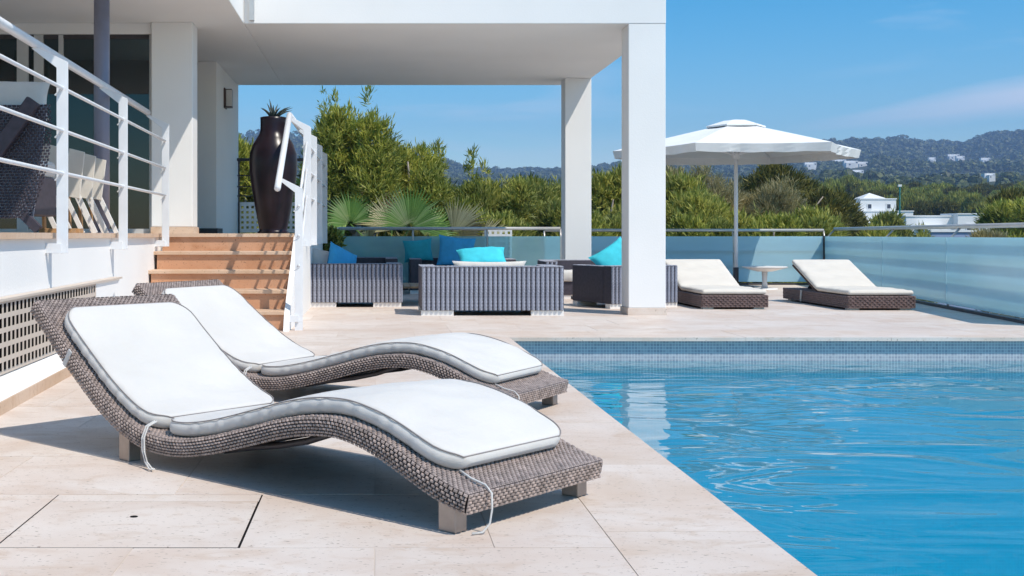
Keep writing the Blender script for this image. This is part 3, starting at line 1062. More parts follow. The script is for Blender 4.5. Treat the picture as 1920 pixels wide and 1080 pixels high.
def pillows(b, fn, A, B, la, lb, e, fill=0.94, brick=True, jit=0.12):
    """woven strand pads over a parametric patch fn(a, b) -> (point, normal)"""
    nb = max(1, int(round(B / lb)))
    na = max(1, int(round(A / la)))
    la, lb = A / na, B / nb
    V, Fq = [], []
    for j in range(nb):
        sh = (0.5 * la if (brick and j % 2) else 0.0)
        for i in range(-1 if sh else 0, na):
            a0 = i * la + sh
            a1 = a0 + la * fill
            if a1 <= 0.002 or a0 >= A - 0.002:
                continue
            a0, a1 = max(a0, 0), min(a1, A)
            b0, b1 = j * lb + lb * (1 - fill) / 2, (j + 1) * lb - lb * (1 - fill) / 2
            h_ = e * (1 + random.uniform(-jit, jit) * 2)
            base = len(V)
            for aa, bb in ((a0, b0), (a1, b0), (a1, b1), (a0, b1)):
                p, n = fn(aa, bb)
                V.append(p)
            da, db = (a1 - a0) * 0.26, (b1 - b0) * 0.26
            for aa, bb in ((a0 + da, b0 + db), (a1 - da, b0 + db), (a1 - da, b1 - db), (a0 + da, b1 - db)):
                p, n = fn(aa, bb)
                V.append(p + n * h_)
            for q in ((0, 1, 5, 4), (1, 2, 6, 5), (2, 3, 7, 6), (3, 0, 4, 7), (4, 5, 6, 7)):
                Fq.append(tuple(base + k for k in q))
    b.add(V, Fq)


# ------------------------------------------------------------------ wave loungers
W_L = 0.70
prof = [(-.05, .122), (.02, .138), (.1, .167), (.18, .2), (.27, .236), (.36, .262), (.47, .279), (.6, .272), (.74, .245), (.89, .203), (1.1, .148),
        (1.27, .119), (1.43, .120), (1.56, .150), (1.68, .205), (1.8, .278), (1.96, .392), (2.06, .470), (2.20, .580)]
TOPC = Curve(prof)
FT = 0.062                    # frame thickness


def make_wave_lounger(label):
    t = thing('wave_lounger', (0, 0, 0), label, 'sun lounger', 'wave shaped wicker loungers beside the pool')
    # core
    core = MB()
    n = 90
    rows = []
    for i in range(n + 1):
        s = TOPC.L * i / n
        x, z, nx, nz_ = TOPC.at(s)
        x2, z2 = x - nx * FT, z - nz_ * FT
        rows.append([(x, -0.006, z - .004), (x, -W_L + .006, z - .004), (x2, -W_L + .006, z2 + .004), (x2, -0.006, z2 + .004)])
    core.add([p for r_ in rows for p in r_], [(i * 4 + j, i * 4 + (j + 1) % 4, (i + 1) * 4 + (j + 1) % 4, (i + 1) * 4 + j) for i in range(n) for j in range(4)]
             + [(0, 1, 2, 3), (n * 4 + 3, n * 4 + 2, n * 4 + 1, n * 4)])
    core.build('frame', 'wicker_core', t, local=True)
    wv = MB()

    def top(a, b_):
        x, z, nx, nz_ = TOPC.at(a)
        return Vector((x, -b_, z)), Vector((nx, 0, nz_))

    def side(y, sgn):
        def f(a, b_):
            x, z, nx, nz_ = TOPC.at(a)
            bow = 0.007 * math.sin(math.pi * b_ / FT)
            return Vector((x - nx * b_, y + sgn * bow, z - nz_ * b_)), Vector((0, sgn, 0))
        return f

    def end(s, sgn):
        def f(a, b_):
            x, z, nx, nz_ = TOPC.at(s)
            nv = Vector((sgn * nz_, 0, -sgn * nx))
            return Vector((x - nx * b_, -a, z - nz_ * b_)) + nv * 0.003, nv
        return f
    pillows(wv, top, TOPC.L, W_L, 0.021, 0.0105, 0.0036, 0.84)
    pillows(wv, side(0, 1), TOPC.L, FT, 0.0185, 0.0103, 0.0046, 0.80)
    pillows(wv, side(-W_L, -1), TOPC.L, FT, 0.0185, 0.0103, 0.0046, 0.80)
    pillows(wv, end(0.0, -1), W_L, FT, 0.024, 0.0103, 0.0040, 0.88)
    pillows(wv, end(TOPC.L, 1), W_L, FT, 0.024, 0.0103, 0.0040, 0.88)
    wv.build('weave', 'wicker', t, local=True, kind='stuff')
    # four steel legs, two braces
    for tx in (0.035, 1.60):
        for y in (-0.035, -W_L + 0.035):
            s = TOPC.s_of(tx)
            x, z, nx, nz_ = TOPC.at(s)
            MB().box(tx - .032, tx + .032, y - .027, y + .027, 0.0, z - FT * 0.9).build('leg', 'bronze', t, local=True, bevel=0.004)
    for y in (-0.12, -W_L + 0.12):
        br = [(0.15, y, 0.11)]
        for k in range(11):
            q = 0.35 + k * 0.09
            br.append((q, y, 0.20 - 0.09 * (k / 10) - 0.02 * math.sin(math.pi * k / 10) + 0.0))
        MB().tube([(0.60, y, 0.205), (0.72, y, 0.165), (0.85, y, 0.135), (1.0, y, 0.110), (1.15, y, 0.080)], 0.012, 8).build('brace', 'dark_steel', t, local=True, smooth=True)
    # mattress in two sections with piping and ties
    sh = TOPC.s_of(1.425)
    s_foot, s_head = TOPC.s_of(0.055), TOPC.L - 0.10
    for nm, a, b_, sd_ in (('seat_cushion', s_foot, sh - 0.002, 1), ('back_cushion', sh + 0.002, s_head, 2)):
        body, path = cushion(TOPC, a, b_, -W_L + 0.03, -0.03, 0.054, rc=0.11, lift=0.004, crown=0.008, seed=sd_)
        c = body.build(nm, 'cushion', t, local=True, smooth=True)
        MB().tube(path, 0.0023, 6, closed=True).build('piping', 'piping', c, local=True, smooth=True)
    # tie cords: at the hip on the near side and at the foot
    x, z, nx, nz_ = TOPC.at(sh)
    for dx in (0, 0.012):
        MB().tube([(x + dx, -0.03, z + 0.045), (x + dx + .006, 0.004, z + 0.03), (x + dx + .012, 0.018, z - 0.01), (x + dx + .004, 0.022, z - 0.06),
                   (x - .02 + dx, 0.028, z - 0.095), (x - .06, 0.035 + dx, z - 0.112), (x - .075 - dx, 0.045, z - 0.108)], 0.0035, 6).build('tie_cord', 'cushion', t, local=True, smooth=True)
    MB().tube([(0.06, -0.10, 0.16), (0.01, -0.09, 0.145), (-0.045, -0.085, 0.135), (-0.068, -0.085, 0.115), (-0.07, -0.083, 0.07), (-0.066, -0.078, 0.03),
               (-0.055, -0.06, 0.006), (-0.04, -0.03, 0.005)], 0.0033, 6).build('tie_cord', 'cushion', t, local=True, smooth=True)
    # strap high on the near side
    s = TOPC.s_of(1.94)
    x, z, nx, nz_ = TOPC.at(s)
    MB().bar((x + nx * .02, 0.012, z + nz_ * .02), (x - nx * .055, 0.013, z - nz_ * .055), 0.004, 0.022).build('strap', 'cushion', t, local=True)
    return t


wl1 = make_wave_lounger('wave shaped wicker lounger with white cushion, the nearest one in front')
wl1.location = (0.2204, 3.32, 0)
wl1.rotation_euler = (0, 0, math.atan2(0.678, -0.735))
wl2 = copy_tree(wl1)
wl2['label'] = 'wave shaped wicker lounger with white cushion, behind the nearest one by the pool edge'
wl2.location = (0.545, 5.30, 0)
wl2.rotation_euler = (0, 0, math.atan2(0.53, -0.847))


# ------------------------------------------------------------------ flat wicker loungers at the back
FC = Curve([(0, 0.165), (0.4, 0.165), (0.8, 0.165), (0.96, 0.168), (1.06, 0.195), (1.25, 0.265), (1.5, 0.358), (1.84, 0.485)], 120)


def make_flat_lounger(label):
    t = thing('flat_lounger', (0, 0, 0), label, 'sun lounger', 'low wicker loungers under the parasol')
    W = 0.76
    MB().box(0.0, 2.1, 0.0, W, 0.022, 0.158).build('base', 'wicker_core', t, local=True)
    wv = MB()
    pillows(wv, lambda a, b_: (Vector((0, a, 0.022 + b_)), Vector((-1, 0, 0))), W, 0.136, 0.055, 0.0225, 0.008)
    pillows(wv, lambda a, b_: (Vector((a, W, 0.022 + b_)), Vector((0, 1, 0))), 2.1, 0.136, 0.055, 0.0225, 0.005)
    pillows(wv, lambda a, b_: (Vector((a, 0, 0.022 + b_)), Vector((0, -1, 0))), 2.1, 0.136, 0.055, 0.0225, 0.005)
    pillows(wv, lambda a, b_: (Vector((a, b_, 0.158)), Vector((0, 0, 1))), 2.1, W, 0.055, 0.0225, 0.004)
    wv.build('weave', 'brown_wicker', t, local=True, kind='stuff')
    for x in (0.05, 1.9):
        for y in (0.03, W - 0.15):
            MB().box(x, x + 0.10, y, y + 0.12, 0, 0.0215).build('foot', 'white_plastic', t, local=True)
    # hinged back frame
    x0, z0, nx, nz_ = FC.at(FC.s_of(1.0))
    MB().prism([(1.0, .160), (1.03, .162), (1.83, .468), (1.815, .448)], 0.02, W - 0.02, 'y').build('back_frame', 'brown_wicker', t, local=True)
    MB().bar((1.6, W / 2, 0.36), (1.85, W / 2, 0.16), 0.3, 0.02).build('back_prop', 'dark_steel', t, local=True)
    sh = FC.s_of(0.995)
    for nm, a, b_, sd_ in (('seat_cushion', 0.005, sh - 0.001, 5), ('back_cushion', sh + .001, FC.L, 6)):
        body, path = cushion(FC, a, b_, 0.01, W - 0.01, 0.055, rc=0.03, lift=0.004, crown=0.008, ns=40, seed=sd_)
        body.build(nm, 'beige_cushion', t, local=True, smooth=True)
    MB().tube([(1.42, W + .006, 0.16), (1.42, W + .012, 0.10), (1.44, W + .008, 0.02)], 0.012, 6).build('strap', 'cushion', t, local=True)
    return t


fl1 = make_flat_lounger('low brown wicker lounger with beige mattress, beside the white pillar')
fl1.location = (4.46, 13.36, 0)
fl1.rotation_euler = (0, 0, R(90))
fl2 = copy_tree(fl1)
fl2['label'] = 'low brown wicker lounger with beige mattress, nearest the side glass railing'
fl2.location = (6.05, 13.17, 0)

# ------------------------------------------------------------------ rope wicker sofas
rib_cache = {}


def rib_mesh(hh):
    key = round(hh, 3)
    if key not in rib_cache:
        b = MB()
        nz_, seg = 26, 6
        vs_, fs = [], []
        for i in range(nz_ + 1):
            z = hh * i / nz_
            rr = 0.0205 * (1.0 if i % 2 else 0.84)
            for k in range(seg + 1):
                a = math.pi * k / seg
                vs_.append((rr * math.cos(a), -rr * 0.9 * math.sin(a), z))
        for i in range(nz_):
            for k in range(seg):
                a = i * (seg + 1) + k
                fs.append((a, a + seg + 1, a + seg + 2, a + 1))
        # rounded top turn
        t0 = nz_ * (seg + 1)
        fs.append(tuple(t0 + k for k in range(seg + 1)))
        b.add(vs_, fs)
        rib_cache[key] = b.mesh('rib')
    return rib_cache[key]


def make_sofa(name, label, loc, rz, wd, dp, ht, category='sofa', rib_sides=('back',), core='rope_core', cush=True, arm=0.17, seat_x=None, cush_h=0.0):
    """outer back at y = 0 facing -y, seat opens towards +y"""
    t = thing(name, loc, label, category, 'slate rope wicker lounge furniture under the porch', rz)
    z0 = 0.055
    MB().box(0, wd, 0.0, 0.16, z0, ht).build('backrest', core, t, local=True, bevel=0.01)
    for x in (0, wd - arm):
        MB().box(x + .001, x + arm - .001, 0.161, dp, z0, ht - .004).build('arm', core, t, local=True, bevel=0.01)
    MB().box(arm, wd - arm, 0.161, dp - .01, z0, 0.23).build('seat_base', core, t, local=True)
    if cush:
        sc = Curve([(0.0, 0.23), (0.2, 0.23), (wd - 2 * arm - .01, 0.23)], 30)
        b, p = cushion(sc, 0.0, wd - 2 * arm - .01, 0.17, dp + 0.02, 0.13, rc=0.05, lift=0.004, ns=24, crown=0.015)
        o = b.build('seat_cushion', 'cushion', t, local=True, smooth=True)
        o.location = (arm + .005, 0, cush_h)
    fw = min(0.34, wd * 0.3)
    for x in (0.0, wd - fw):
        for y in (0.01, dp - 0.12):
            MB().box(x - .002, x + fw, y, y + 0.10, 0, z0 - .001).build('foot', 'white_plastic', t, local=True)
    hh = ht - z0 - 0.004
    me = rib_mesh(hh)
    P = 0.049

    def ribs(x_a, y_a, ang, length):
        n = int(length / P)
        p = length / n
        for i in range(n):
            o = link('rib', me, 'rope', t, smooth=True)
            q = (i + 0.5) * p
            o.location = (x_a + math.cos(ang) * q, y_a + math.sin(ang) * q, z0 + .002)
            o.rotation_euler = (0, 0, ang)
    if 'back' in rib_sides:
        ribs(0, 0, 0, wd)
    if 'left' in rib_sides:
        ribs(0, dp, R(-90), dp)
    if 'right' in rib_sides:
        ribs(wd, 0, R(90), dp)
    if 'front' in rib_sides:
        ribs(wd, dp, R(180), arm)
        ribs(arm, dp, R(180), arm)
    # woven top rim
    tw = MB()
    pillows(tw, lambda a, b_: (Vector((a, b_, ht)), Vector((0, 0, 1))), wd, 0.16, P, 0.02, 0.006)
    for x in (0, wd - arm):
        pillows(tw, lambda a, b_, x=x: (Vector((x + a, 0.165 + b_, ht - .004)), Vector((0, 0, 1))), arm, dp - .17, P, 0.02, 0.006)
    tw.build('woven_top', 'rope', t, local=True, kind='stuff')
    return t


make_sofa('lounge_armchair', 'slate rope wicker armchair seen from behind, beside the steps', (-0.80, 13.75, 0), 0, 1.09, 0.85, 0.505, 'armchair', ('back', 'right'))
make_sofa('lounge_sofa', 'slate rope wicker two seat sofa seen from behind, left of the big pillar', (0.47, 12.30, 0), 0, 1.495, 0.90, 0.515, 'sofa', ('back',))
make_sofa('lounge_armchair', 'dark sided rope wicker armchair half hidden behind the big pillar', (2.68, 13.42, 0), R(22), 0.92, 0.84, 0.488, 'armchair', ('back',))
make_sofa('lounge_sofa', 'slate wicker sofa facing out at the back, behind the slim far pillar', (4.0, 16.2, 0), R(180), 1.78, 0.75, 0.50, 'sofa', ('front',))
make_sofa('lounge_sofa', 'dark wicker sofa in the shade in front of the lounge glass railing', (2.0, 17.75, 0), R(180), 1.52, 0.95, 0.50, 'sofa', ())
make_sofa('lounge_armchair', 'dark wicker armchair in the shade behind the left armchair', (0.30, 17.3, 0), R(180), 0.85, 0.8, 0.515, 'armchair', ())


def throw_pillow(label, loc, rot, wx, wy, th, mat):
    n = 18
    vs_, fs = [], []
    rr = random.Random(hash(label) % 1000)
    p1, p2 = rr.uniform(0, 6), rr.uniform(0, 6)
    for sgn in (1, -1):
        for i in range(n + 1):
            for j in range(n + 1):
                a, b_ = -1 + 2 * i / n, -1 + 2 * j / n
                pin = 1 - 0.10 * (1 - abs(a) ** 2) * abs(b_) ** 6
                pin2 = 1 - 0.10 * (1 - abs(b_) ** 2) * abs(a) ** 6
                h_ = th / 2 * ((1 - abs(a) ** 3.0) * (1 - abs(b_) ** 3.0)) ** 0.55
                wr = 0.007 * math.sin(11 * a + 6 * b_ + p1) * (abs(a) ** 2 + abs(b_) ** 2) * (1 - abs(a) ** 4) * (1 - abs(b_) ** 4)
                vs_.append((a * wx / 2 * pin2, b_ * wy / 2 * pin, sgn * (h_ + wr)))
    m_ = n + 1
    for k in range(2):
        b0 = k * m_ * m_
        for i in range(n):
            for j in range(n):
                q = (b0 + i * m_ + j, b0 + (i + 1) * m_ + j, b0 + (i + 1) * m_ + j + 1, b0 + i * m_ + j + 1)
                fs.append(q if k == 0 else q[::-1])
    o = MB().add(vs_, fs).build('throw_pillow', mat, smooth=True, label=label, category='pillow', group='throw pillows on the lounge furniture')
    o.location = loc
    o.rotation_euler = rot
    return o


throw_pillow('blue pillow leaning in the armchair beside the steps', (-0.42, 14.05, 0.50), (R(74), R(24), R(38)), 0.44, 0.42, 0.15, 'blue_fabric')
throw_pillow('turquoise pillow lying along the sofa left of the big pillar', (1.15, 12.78, 0.60), (R(40), R(-3), R(3)), 0.54, 0.30, 0.15, 'turquoise')
throw_pillow('long white back cushion along the sofa left of the big pillar', (1.21, 12.58, 0.44), (R(84), 0, 0), 0.80, 0.26, 0.15, 'cushion')
throw_pillow('royal blue pillow standing upright behind the two seat sofa', (1.18, 17.35, 0.60), (R(78), R(6), R(4)), 0.56, 0.46, 0.16, 'blue_fabric')
throw_pillow('teal pillow added in place of a reflection in the glass railing', (0.62, 17.52, 0.615), (R(80), R(-5), R(-4)), 0.44, 0.34, 0.14, 'teal_fabric')  # added pillow stands in for a cushion reflected in the glass
throw_pillow('bright turquoise pillow on the armchair behind the big pillar', (2.83, 13.82, 0.54), (R(55), R(-30), R(18)), 0.50, 0.46, 0.16, 'turquoise')
throw_pillow('white pillow peeping over the armchair beside the steps', (-0.62, 14.1, 0.50), (R(70), R(10), R(5)), 0.40, 0.36, 0.14, 'cushion')
# low coffee table between the sofas
ct = thing('coffee_table', (0.30, 14.6, 0), 'low white slatted table in the shade between the sofas', 'table', rz=0)
for k in range(6):
    MB().box(0.25 + k * 0.085, 0.25 + k * 0.085 + 0.078, 14.2, 15.3, 0.20, 0.222).build('slat', 'teak', ct)
for x in (0.27, 0.71):
    for y in (14.22, 15.24):
        MB().box(x, x + .04, y, y + .04, 0, 0.1995).build('leg', 'teak', ct)

# ------------------------------------------------------------------ parasol
pc = Vector((5.698, 18.60, 0))
par = thing('parasol', tuple(pc), 'large six sided white parasol with a hanging valance over the far loungers', 'parasol')
RP = 1.93
cor = [pc + Vector((RP * math.cos(R(-4 - 60 * k)), RP * math.sin(R(-4 - 60 * k)), 0)) for k in range(6)]
ZR, ZA = 2.185, 2.63
cb_, vl = MB(), MB()
NS = 12
m_ = NS + 1
for k in range(6):
    a, b_ = cor[k], cor[(k + 1) % 6]
    rows = []
    for i in range(9):
        s = i / 8
        row = []
        for j in range(m_):
            e = a.lerp(b_, j / NS)
            q = pc.lerp(e, 0.10 + 0.90 * s)
            f_ = math.sin(math.pi * j / NS)
            q = pc + (q - pc) * (1 - 0.03 * s * f_)
            row.append((q.x, q.y, ZA + (ZR - ZA) * (0.10 + 0.90 * s) ** 1.05 - 0.022 * s * (1 - s) * 4 * f_ * 0.6 - 0.012 * s * f_))
        rows.append(row)
    cb_.add([p for r_ in rows for p in r_], [(i * m_ + j, i * m_ + j + 1, (i + 1) * m_ + j + 1, (i + 1) * m_ + j) for i in range(8) for j in range(m_ - 1)])
    last = rows[-1]
    grid_ = [last]
    for lvl in (0.5, 1.0):
        gr = []
        for j, p in enumerate(last):
            wv_ = (0.010 * math.sin(j * 2.1 + k * 1.7) + 0.006 * math.sin(j * 3.7 + k)) * lvl * math.sin(math.pi * j / NS)
            ins = -0.018 * lvl
            gr.append((p[0] + (p[0] - pc.x) * (ins + wv_), p[1] + (p[1] - pc.y) * (ins + wv_), p[2] - 0.125 * lvl - 0.006 * lvl * math.sin(j * 1.9 + k)))
        grid_.append(gr)
    vl.add([p for g_ in grid_ for p in g_], [(i * m_ + j, (i + 1) * m_ + j, (i + 1) * m_ + j + 1, i * m_ + j + 1) for i in range(2) for j in range(m_ - 1)])
cp = cb_.build('canopy', 'canvas', par)
sm = cp.modifiers.new('thickness', 'SOLIDIFY')
sm.thickness = 0.003
vo = vl.build('valance', 'canvas', par)
sm = vo.modifiers.new('thickness', 'SOLIDIFY')
sm.thickness = 0.003
vt = MB()
for k in range(6):
    a, b_ = pc.lerp(cor[k], 0.24), pc.lerp(cor[(k + 1) % 6], 0.24)
    c_, d_ = pc.lerp(cor[k], 0.10), pc.lerp(cor[(k + 1) % 6], 0.10)
    vt.add([(pc.x, pc.y, ZA + 0.045), (c_.x, c_.y, ZA + 0.025), (d_.x, d_.y, ZA + 0.025), (a.x, a.y, ZA - 0.06), (b_.x, b_.y, ZA - 0.06), (a.x, a.y, ZA - 0.085), (b_.x, b_.y, ZA - 0.085)],
           [(0, 1, 2), (1, 3, 4, 2), (3, 5, 6, 4)])
vt.build('vent_cap', 'canvas', par)
MB().tube([(pc.x, pc.y, 0.0), (pc.x, pc.y, ZA + 0.03)], 0.031, 16).build('pole', 'rail_white', par, smooth=True)
MB().tube([(pc.x, pc.y, 0.001), (pc.x, pc.y, 0.33)], 0.042, 16).build('sleeve', 'dark_steel', par, smooth=True)
MB().lathe([(0.28, 0), (0.28, 0.03), (0.26, 0.04)], (pc.x, pc.y, 0.001), 32).build('base', 'dark_steel', par)
MB().lathe([(0.06, 0), (0.06, 0.09)], (pc.x, pc.y, 2.05), 16).build('hub', 'rail_white', par)
for k in range(6):
    e = cor[k]
    e2 = pc.lerp(e, 0.98)
    rb = MB().bar((pc.x, pc.y, ZA - 0.02), (e2.x, e2.y, ZR - 0.012), 0.018, 0.022).build('rib', 'rail_white', par)
    mid = pc.lerp(e, 0.5)
    MB().bar((pc.x, pc.y, 2.10), (mid.x, mid.y, (ZA + ZR) / 2 - 0.03), 0.014, 0.02).build('strut', 'rail_white', rb)

# round side table
tb = thing('side_table', (6.07, 18.35, 0), 'small round white pedestal table between the two far loungers', 'table')
MB().lathe([(0.34, 0.0), (0.345, 0.012), (0.33, 0.02)], (6.07, 18.35, 0.335), 40).build('table_top', 'white_plastic', tb, smooth=False)
MB().lathe([(0.12, 0.0), (0.30, 0.05), (0.33, 0.058)], (6.07, 18.35, 0.275), 40).build('bowl', 'white_plastic', tb, smooth=True)
MB().lathe([(0.05, 0.0), (0.036, 0.1), (0.045, 0.26)], (6.07, 18.35, 0.015), 20).build('stem', 'white_plastic', tb, smooth=True)
MB().lathe([(0.2, 0.0), (0.19, 0.014)], (6.07, 18.35, 0.0), 30).build('foot', 'white_plastic', tb)

# ------------------------------------------------------------------ vase and plants
va = thing('floor_vase', (-1.10, 12.5, TZ), 'tall dark glazed amphora vase standing at the top of the steps', 'vase')
pr = [(0.165, 0), (0.168, .015), (0.150, .03), (0.150, .05), (0.175, .18), (0.205, .34), (0.232, .50), (0.250, .64), (0.256, .76), (0.250, .85), (0.222, .94), (0.178, 1.01), (0.148, 1.06), (0.138, 1.10), (0.136, 1.20), (0.139, 1.235), (0.122, 1.24), (0.118, 1.20)]
MB().lathe(pr, (-1.10, 12.5, TZ), 48).build('body', 'vase', va, smooth=True)
sp = thing('succulent', (-1.10, 12.5, TZ + 1.19), 'dark spiky succulent growing out of the tall vase', 'plant')
for k in range(15):
    a = k * 2.4
    ln = random.uniform(0.13, 0.24)
    tl = random.uniform(0.2, 1.0)
    pts = []
    for i in range(5):
        s = i / 4
        pts.append((-1.10 + math.cos(a) * tl * ln * s * (0.7 + .5 * s), 12.5 + math.sin(a) * tl * ln * s, TZ + 1.19 + ln * s * (1.15 - tl * 0.5 * s)))
    MB().tube(pts, [0.014, 0.015, 0.012, 0.008, 0.001], 6).build('leaf', 'succulent', sp, smooth=True)


def leaf_quads(P, Dr, length, width, droop=0.0, outward=None):
    """thin rhombus leaves from base points P along unit directions Dr"""
    n = len(P)
    rnd = rng.normal(size=(n, 3))
    if outward is not None:
        rnd = rnd * 0.35 + outward
    side = np.cross(Dr, rnd)
    side /= np.linalg.norm(side, axis=1, keepdims=True) + 1e-9
    L = np.asarray(length).reshape(-1, 1) * np.ones((n, 1))
    Wd = np.asarray(width).reshape(-1, 1) * np.ones((n, 1))
    mid = P + Dr * L * 0.5
    tip = P + Dr * L
    tip[:, 2] -= droop * L[:, 0]
    V = np.stack([P, mid + side * Wd * 0.5, tip, mid - side * Wd * 0.5], 1).reshape(-1, 3)
    Q = np.arange(n * 4).reshape(n, 4)
    return V, Q


def crown_mesh(name, blobs, tufts, per, length, width, up=0.6, spread=0.55, shell=(0.55, 1.02)):
    """tufts of leaves over uneven lobes: blobs are (x, y, z, rx, ry, rz)"""
    B = np.array(blobs, float)
    vol = (B[:, 3] * B[:, 4] * B[:, 5]) ** 0.67
    pick = rng.choice(len(B), size=tufts, p=vol / vol.sum())
    d = rng.normal(size=(tufts, 3))
    d /= np.linalg.norm(d, axis=1, keepdims=True)
    d[:, 2] = np.where(d[:, 2] < -0.35, -d[:, 2], d[:, 2])
    rad = rng.uniform(shell[0], shell[1], size=(tufts, 1)) ** 0.7
    # lumpy radius
    lump = 1 + 0.16 * np.sin(d[:, 0:1] * 7 + pick[:, None]) * np.cos(d[:, 1:2] * 6 + d[:, 2:3] * 5)
    C = B[pick, :3] + d * B[pick, 3:6] * rad * lump
    base = np.repeat(C, per, 0)
    dn = np.repeat(d, per, 0) * 0.6
    Dr = dn + rng.normal(size=base.shape) * spread + np.array([0, 0, up])
    Dr /= np.linalg.norm(Dr, axis=1, keepdims=True)
    Ls = length * rng.uniform(0.6, 1.25, size=len(base))
    V, Q = leaf_quads(base + rng.normal(size=base.shape) * length * 0.25, Dr, Ls, width, 0.0, np.repeat(d, per, 0) + np.array([0, 0, 0.5]))
    return np_mesh(name, V, Q)


def lobes(rx, ry, h0, h1, n, seed, rmin=0.3, rmax=0.55):
    r_ = random.Random(seed)
    o = []
    for _ in range(n):
        a = r_.uniform(0, 2 * math.pi)
        q = math.sqrt(r_.random())
        s = r_.uniform(rmin, rmax)
        rzz = (h1 - h0) * s * 0.55
        z = h0 + (h1 - rzz * 0.9 - h0) * r_.random() ** 0.8
        fall = 1 - 0.55 * max(0, (z - h0) / (h1 - h0)) ** 1.5
        o.append((math.cos(a) * rx * q * fall, math.sin(a) * ry * q * fall, z, rx * s, ry * s, (h1 - h0) * s * 0.55))
    return o


def limbs(h0, h1, rx, n, seed, r0=0.12):
    """trunk with forking limbs"""
    r_ = random.Random(seed)
    b = MB()
    top = (r_.uniform(-.2, .2) * rx, r_.uniform(-.2, .2) * rx, h1 * 0.85)
    tr = [(0, 0, 0), (top[0] * .25 + .05, top[1] * .3, h1 * .3), (top[0] * .6, top[1] * .6, h1 * .6), top]
    b.tube(tr, [r0, r0 * .8, r0 * .5, r0 * .2], 7)
    for k in range(n):
        s = 0.25 + 0.6 * k / n
        st_ = Vector(tr[1]).lerp(Vector(tr[3]), s)
        a = k * 2.4 + r_.uniform(-.4, .4)
        ln = rx * r_.uniform(0.6, 1.0)
        e = st_ + Vector((math.cos(a) * ln, math.sin(a) * ln, h1 * r_.uniform(0.08, 0.22)))
        m_ = st_.lerp(e, 0.5) + Vector((0, 0, -0.06 * h1 * r_.random()))
        b.tube([st_, m_, e], [r0 * .42, r0 * .28, r0 * .1], 6)
    return b


def tree(name, loc, rx, ry, h0, h1, mat, label, group, seed, tufts, per, length, width, up=0.6, nl=12, spires=0, rz=0.0):
    t = thing(name, loc, label, 'tree', group, rz)
    bl = lobes(rx, ry, h0, h1, nl, seed)
    r_ = random.Random(seed + 5)
    for k in range(spires):
        a = r_.uniform(0, 6.28)
        q = r_.random() ** 0.5 * 0.7
        bl.append((math.cos(a) * rx * q, math.sin(a) * ry * q, h1 - (h1 - h0) * r_.uniform(-0.02, 0.12), 0.045 * rx, 0.045 * rx, (h1 - h0) * r_.uniform(0.08, 0.14)))
    link('crown', crown_mesh('crown', bl, tufts, per, length, width, up), mat, t)
    limbs(h0, h1, rx, 16, seed, 0.05 * h1 * 0.45).build('trunk', 'bark', t, local=True, smooth=True)
    return t


# trees just beyond the glass (x, y, rx, ry, crown bottom and top above their own foot)
def at(u, v, y):
    return ((u - 706) / 2200 * y, EYE + (440 - v) / 2200 * y)


G1 = 'pines and shrubs growing beyond the glass railings'
near = [
    (1598, 408, 62, 1.1, 'darkpine', 'dark shrub crown overlapping the left wing of the white villa', 0),
    (1672, 410, 70, 1.0, 'scrub', 'leafy tree crown overlapping the front of the white villa', 1),
    # u centre, v top, depth, rx, mat, kind, label, spires
    (655, 215, 27, 1.15, 'pine', 'tall olive green pine with loose shoots at the top, behind the stair railing', 9),
    (590, 300, 29, 0.9, 'pine', 'lower pine whose crown shows between the vase and the stair railing', 3),
    (765, 285, 28, 1.2, 'pine', 'pine sloping down to the right of the tallest pine', 5),
    (855, 318, 27, 1.1, 'pine', 'pine with two dark upright shoots above the fan palm', 5),
    (455, 275, 31, 0.7, 'pine', 'slim pine crown seen left of the black vase', 2),
    (940, 345, 27, 1.1, 'scrub', 'yellowish bushy pine right of the fan palm', 3),
    (1010, 345, 29, 1.2, 'scrub', 'rounded bushy shrub left of the slim far pillar', 1),
    (1000, 322, 40, 1.4, 'darkpine', 'small dark round pine crown on the skyline left of the far pillar', 0),
    (1140, 325, 31, 1.3, 'scrub', 'bushy shrub filling the gap between the two white pillars', 1),
    (1290, 318, 32, 1.5, 'dry', 'grey brown twiggy shrub right of the big pillar below the parasol', 1),
    (1240, 340, 29, 1.2, 'scrub', 'dense green shrub partly behind the big pillar', 0),
    (1330, 375, 26.5, 1.2, 'scrub', 'low green shrub left of the parasol pole', 0),
    (1425, 345, 31, 1.0, 'dry', 'pale twiggy shrub right of the parasol pole', 0),
    (1470, 318, 44, 2.0, 'darkpine', 'broad dark umbrella pine right of the parasol pole', 0),
    (1528, 335, 52, 1.5, 'darkpine', 'second dark umbrella pine, left of the white villa', 0),
    (1480, 402, 27, 1.0, 'scrub', 'low leafy shrub in front of the dark umbrella pines', 1),
    (1545, 418, 29, 0.9, 'scrub', 'leafy shrub at the corner of the glass railings', 1),
    (1645, 436, 30, 0.9, 'scrub', 'loose leafy shrub in front of the white villa', 2),
    (1705, 446, 31, 0.7, 'scrub', 'small shrub between the villa and the flat white house', 1),
    (1908, 358, 64, 2.0, 'darkpine', 'dark spreading pine at the right edge of the view', 0),
    (1850, 440, 40, 0.8, 'dry', 'low reddish shrub in front of the flat white house', 0),
    (1960, 380, 48, 2.4, 'pine', 'green pine just outside the right edge of the view', 0),
]
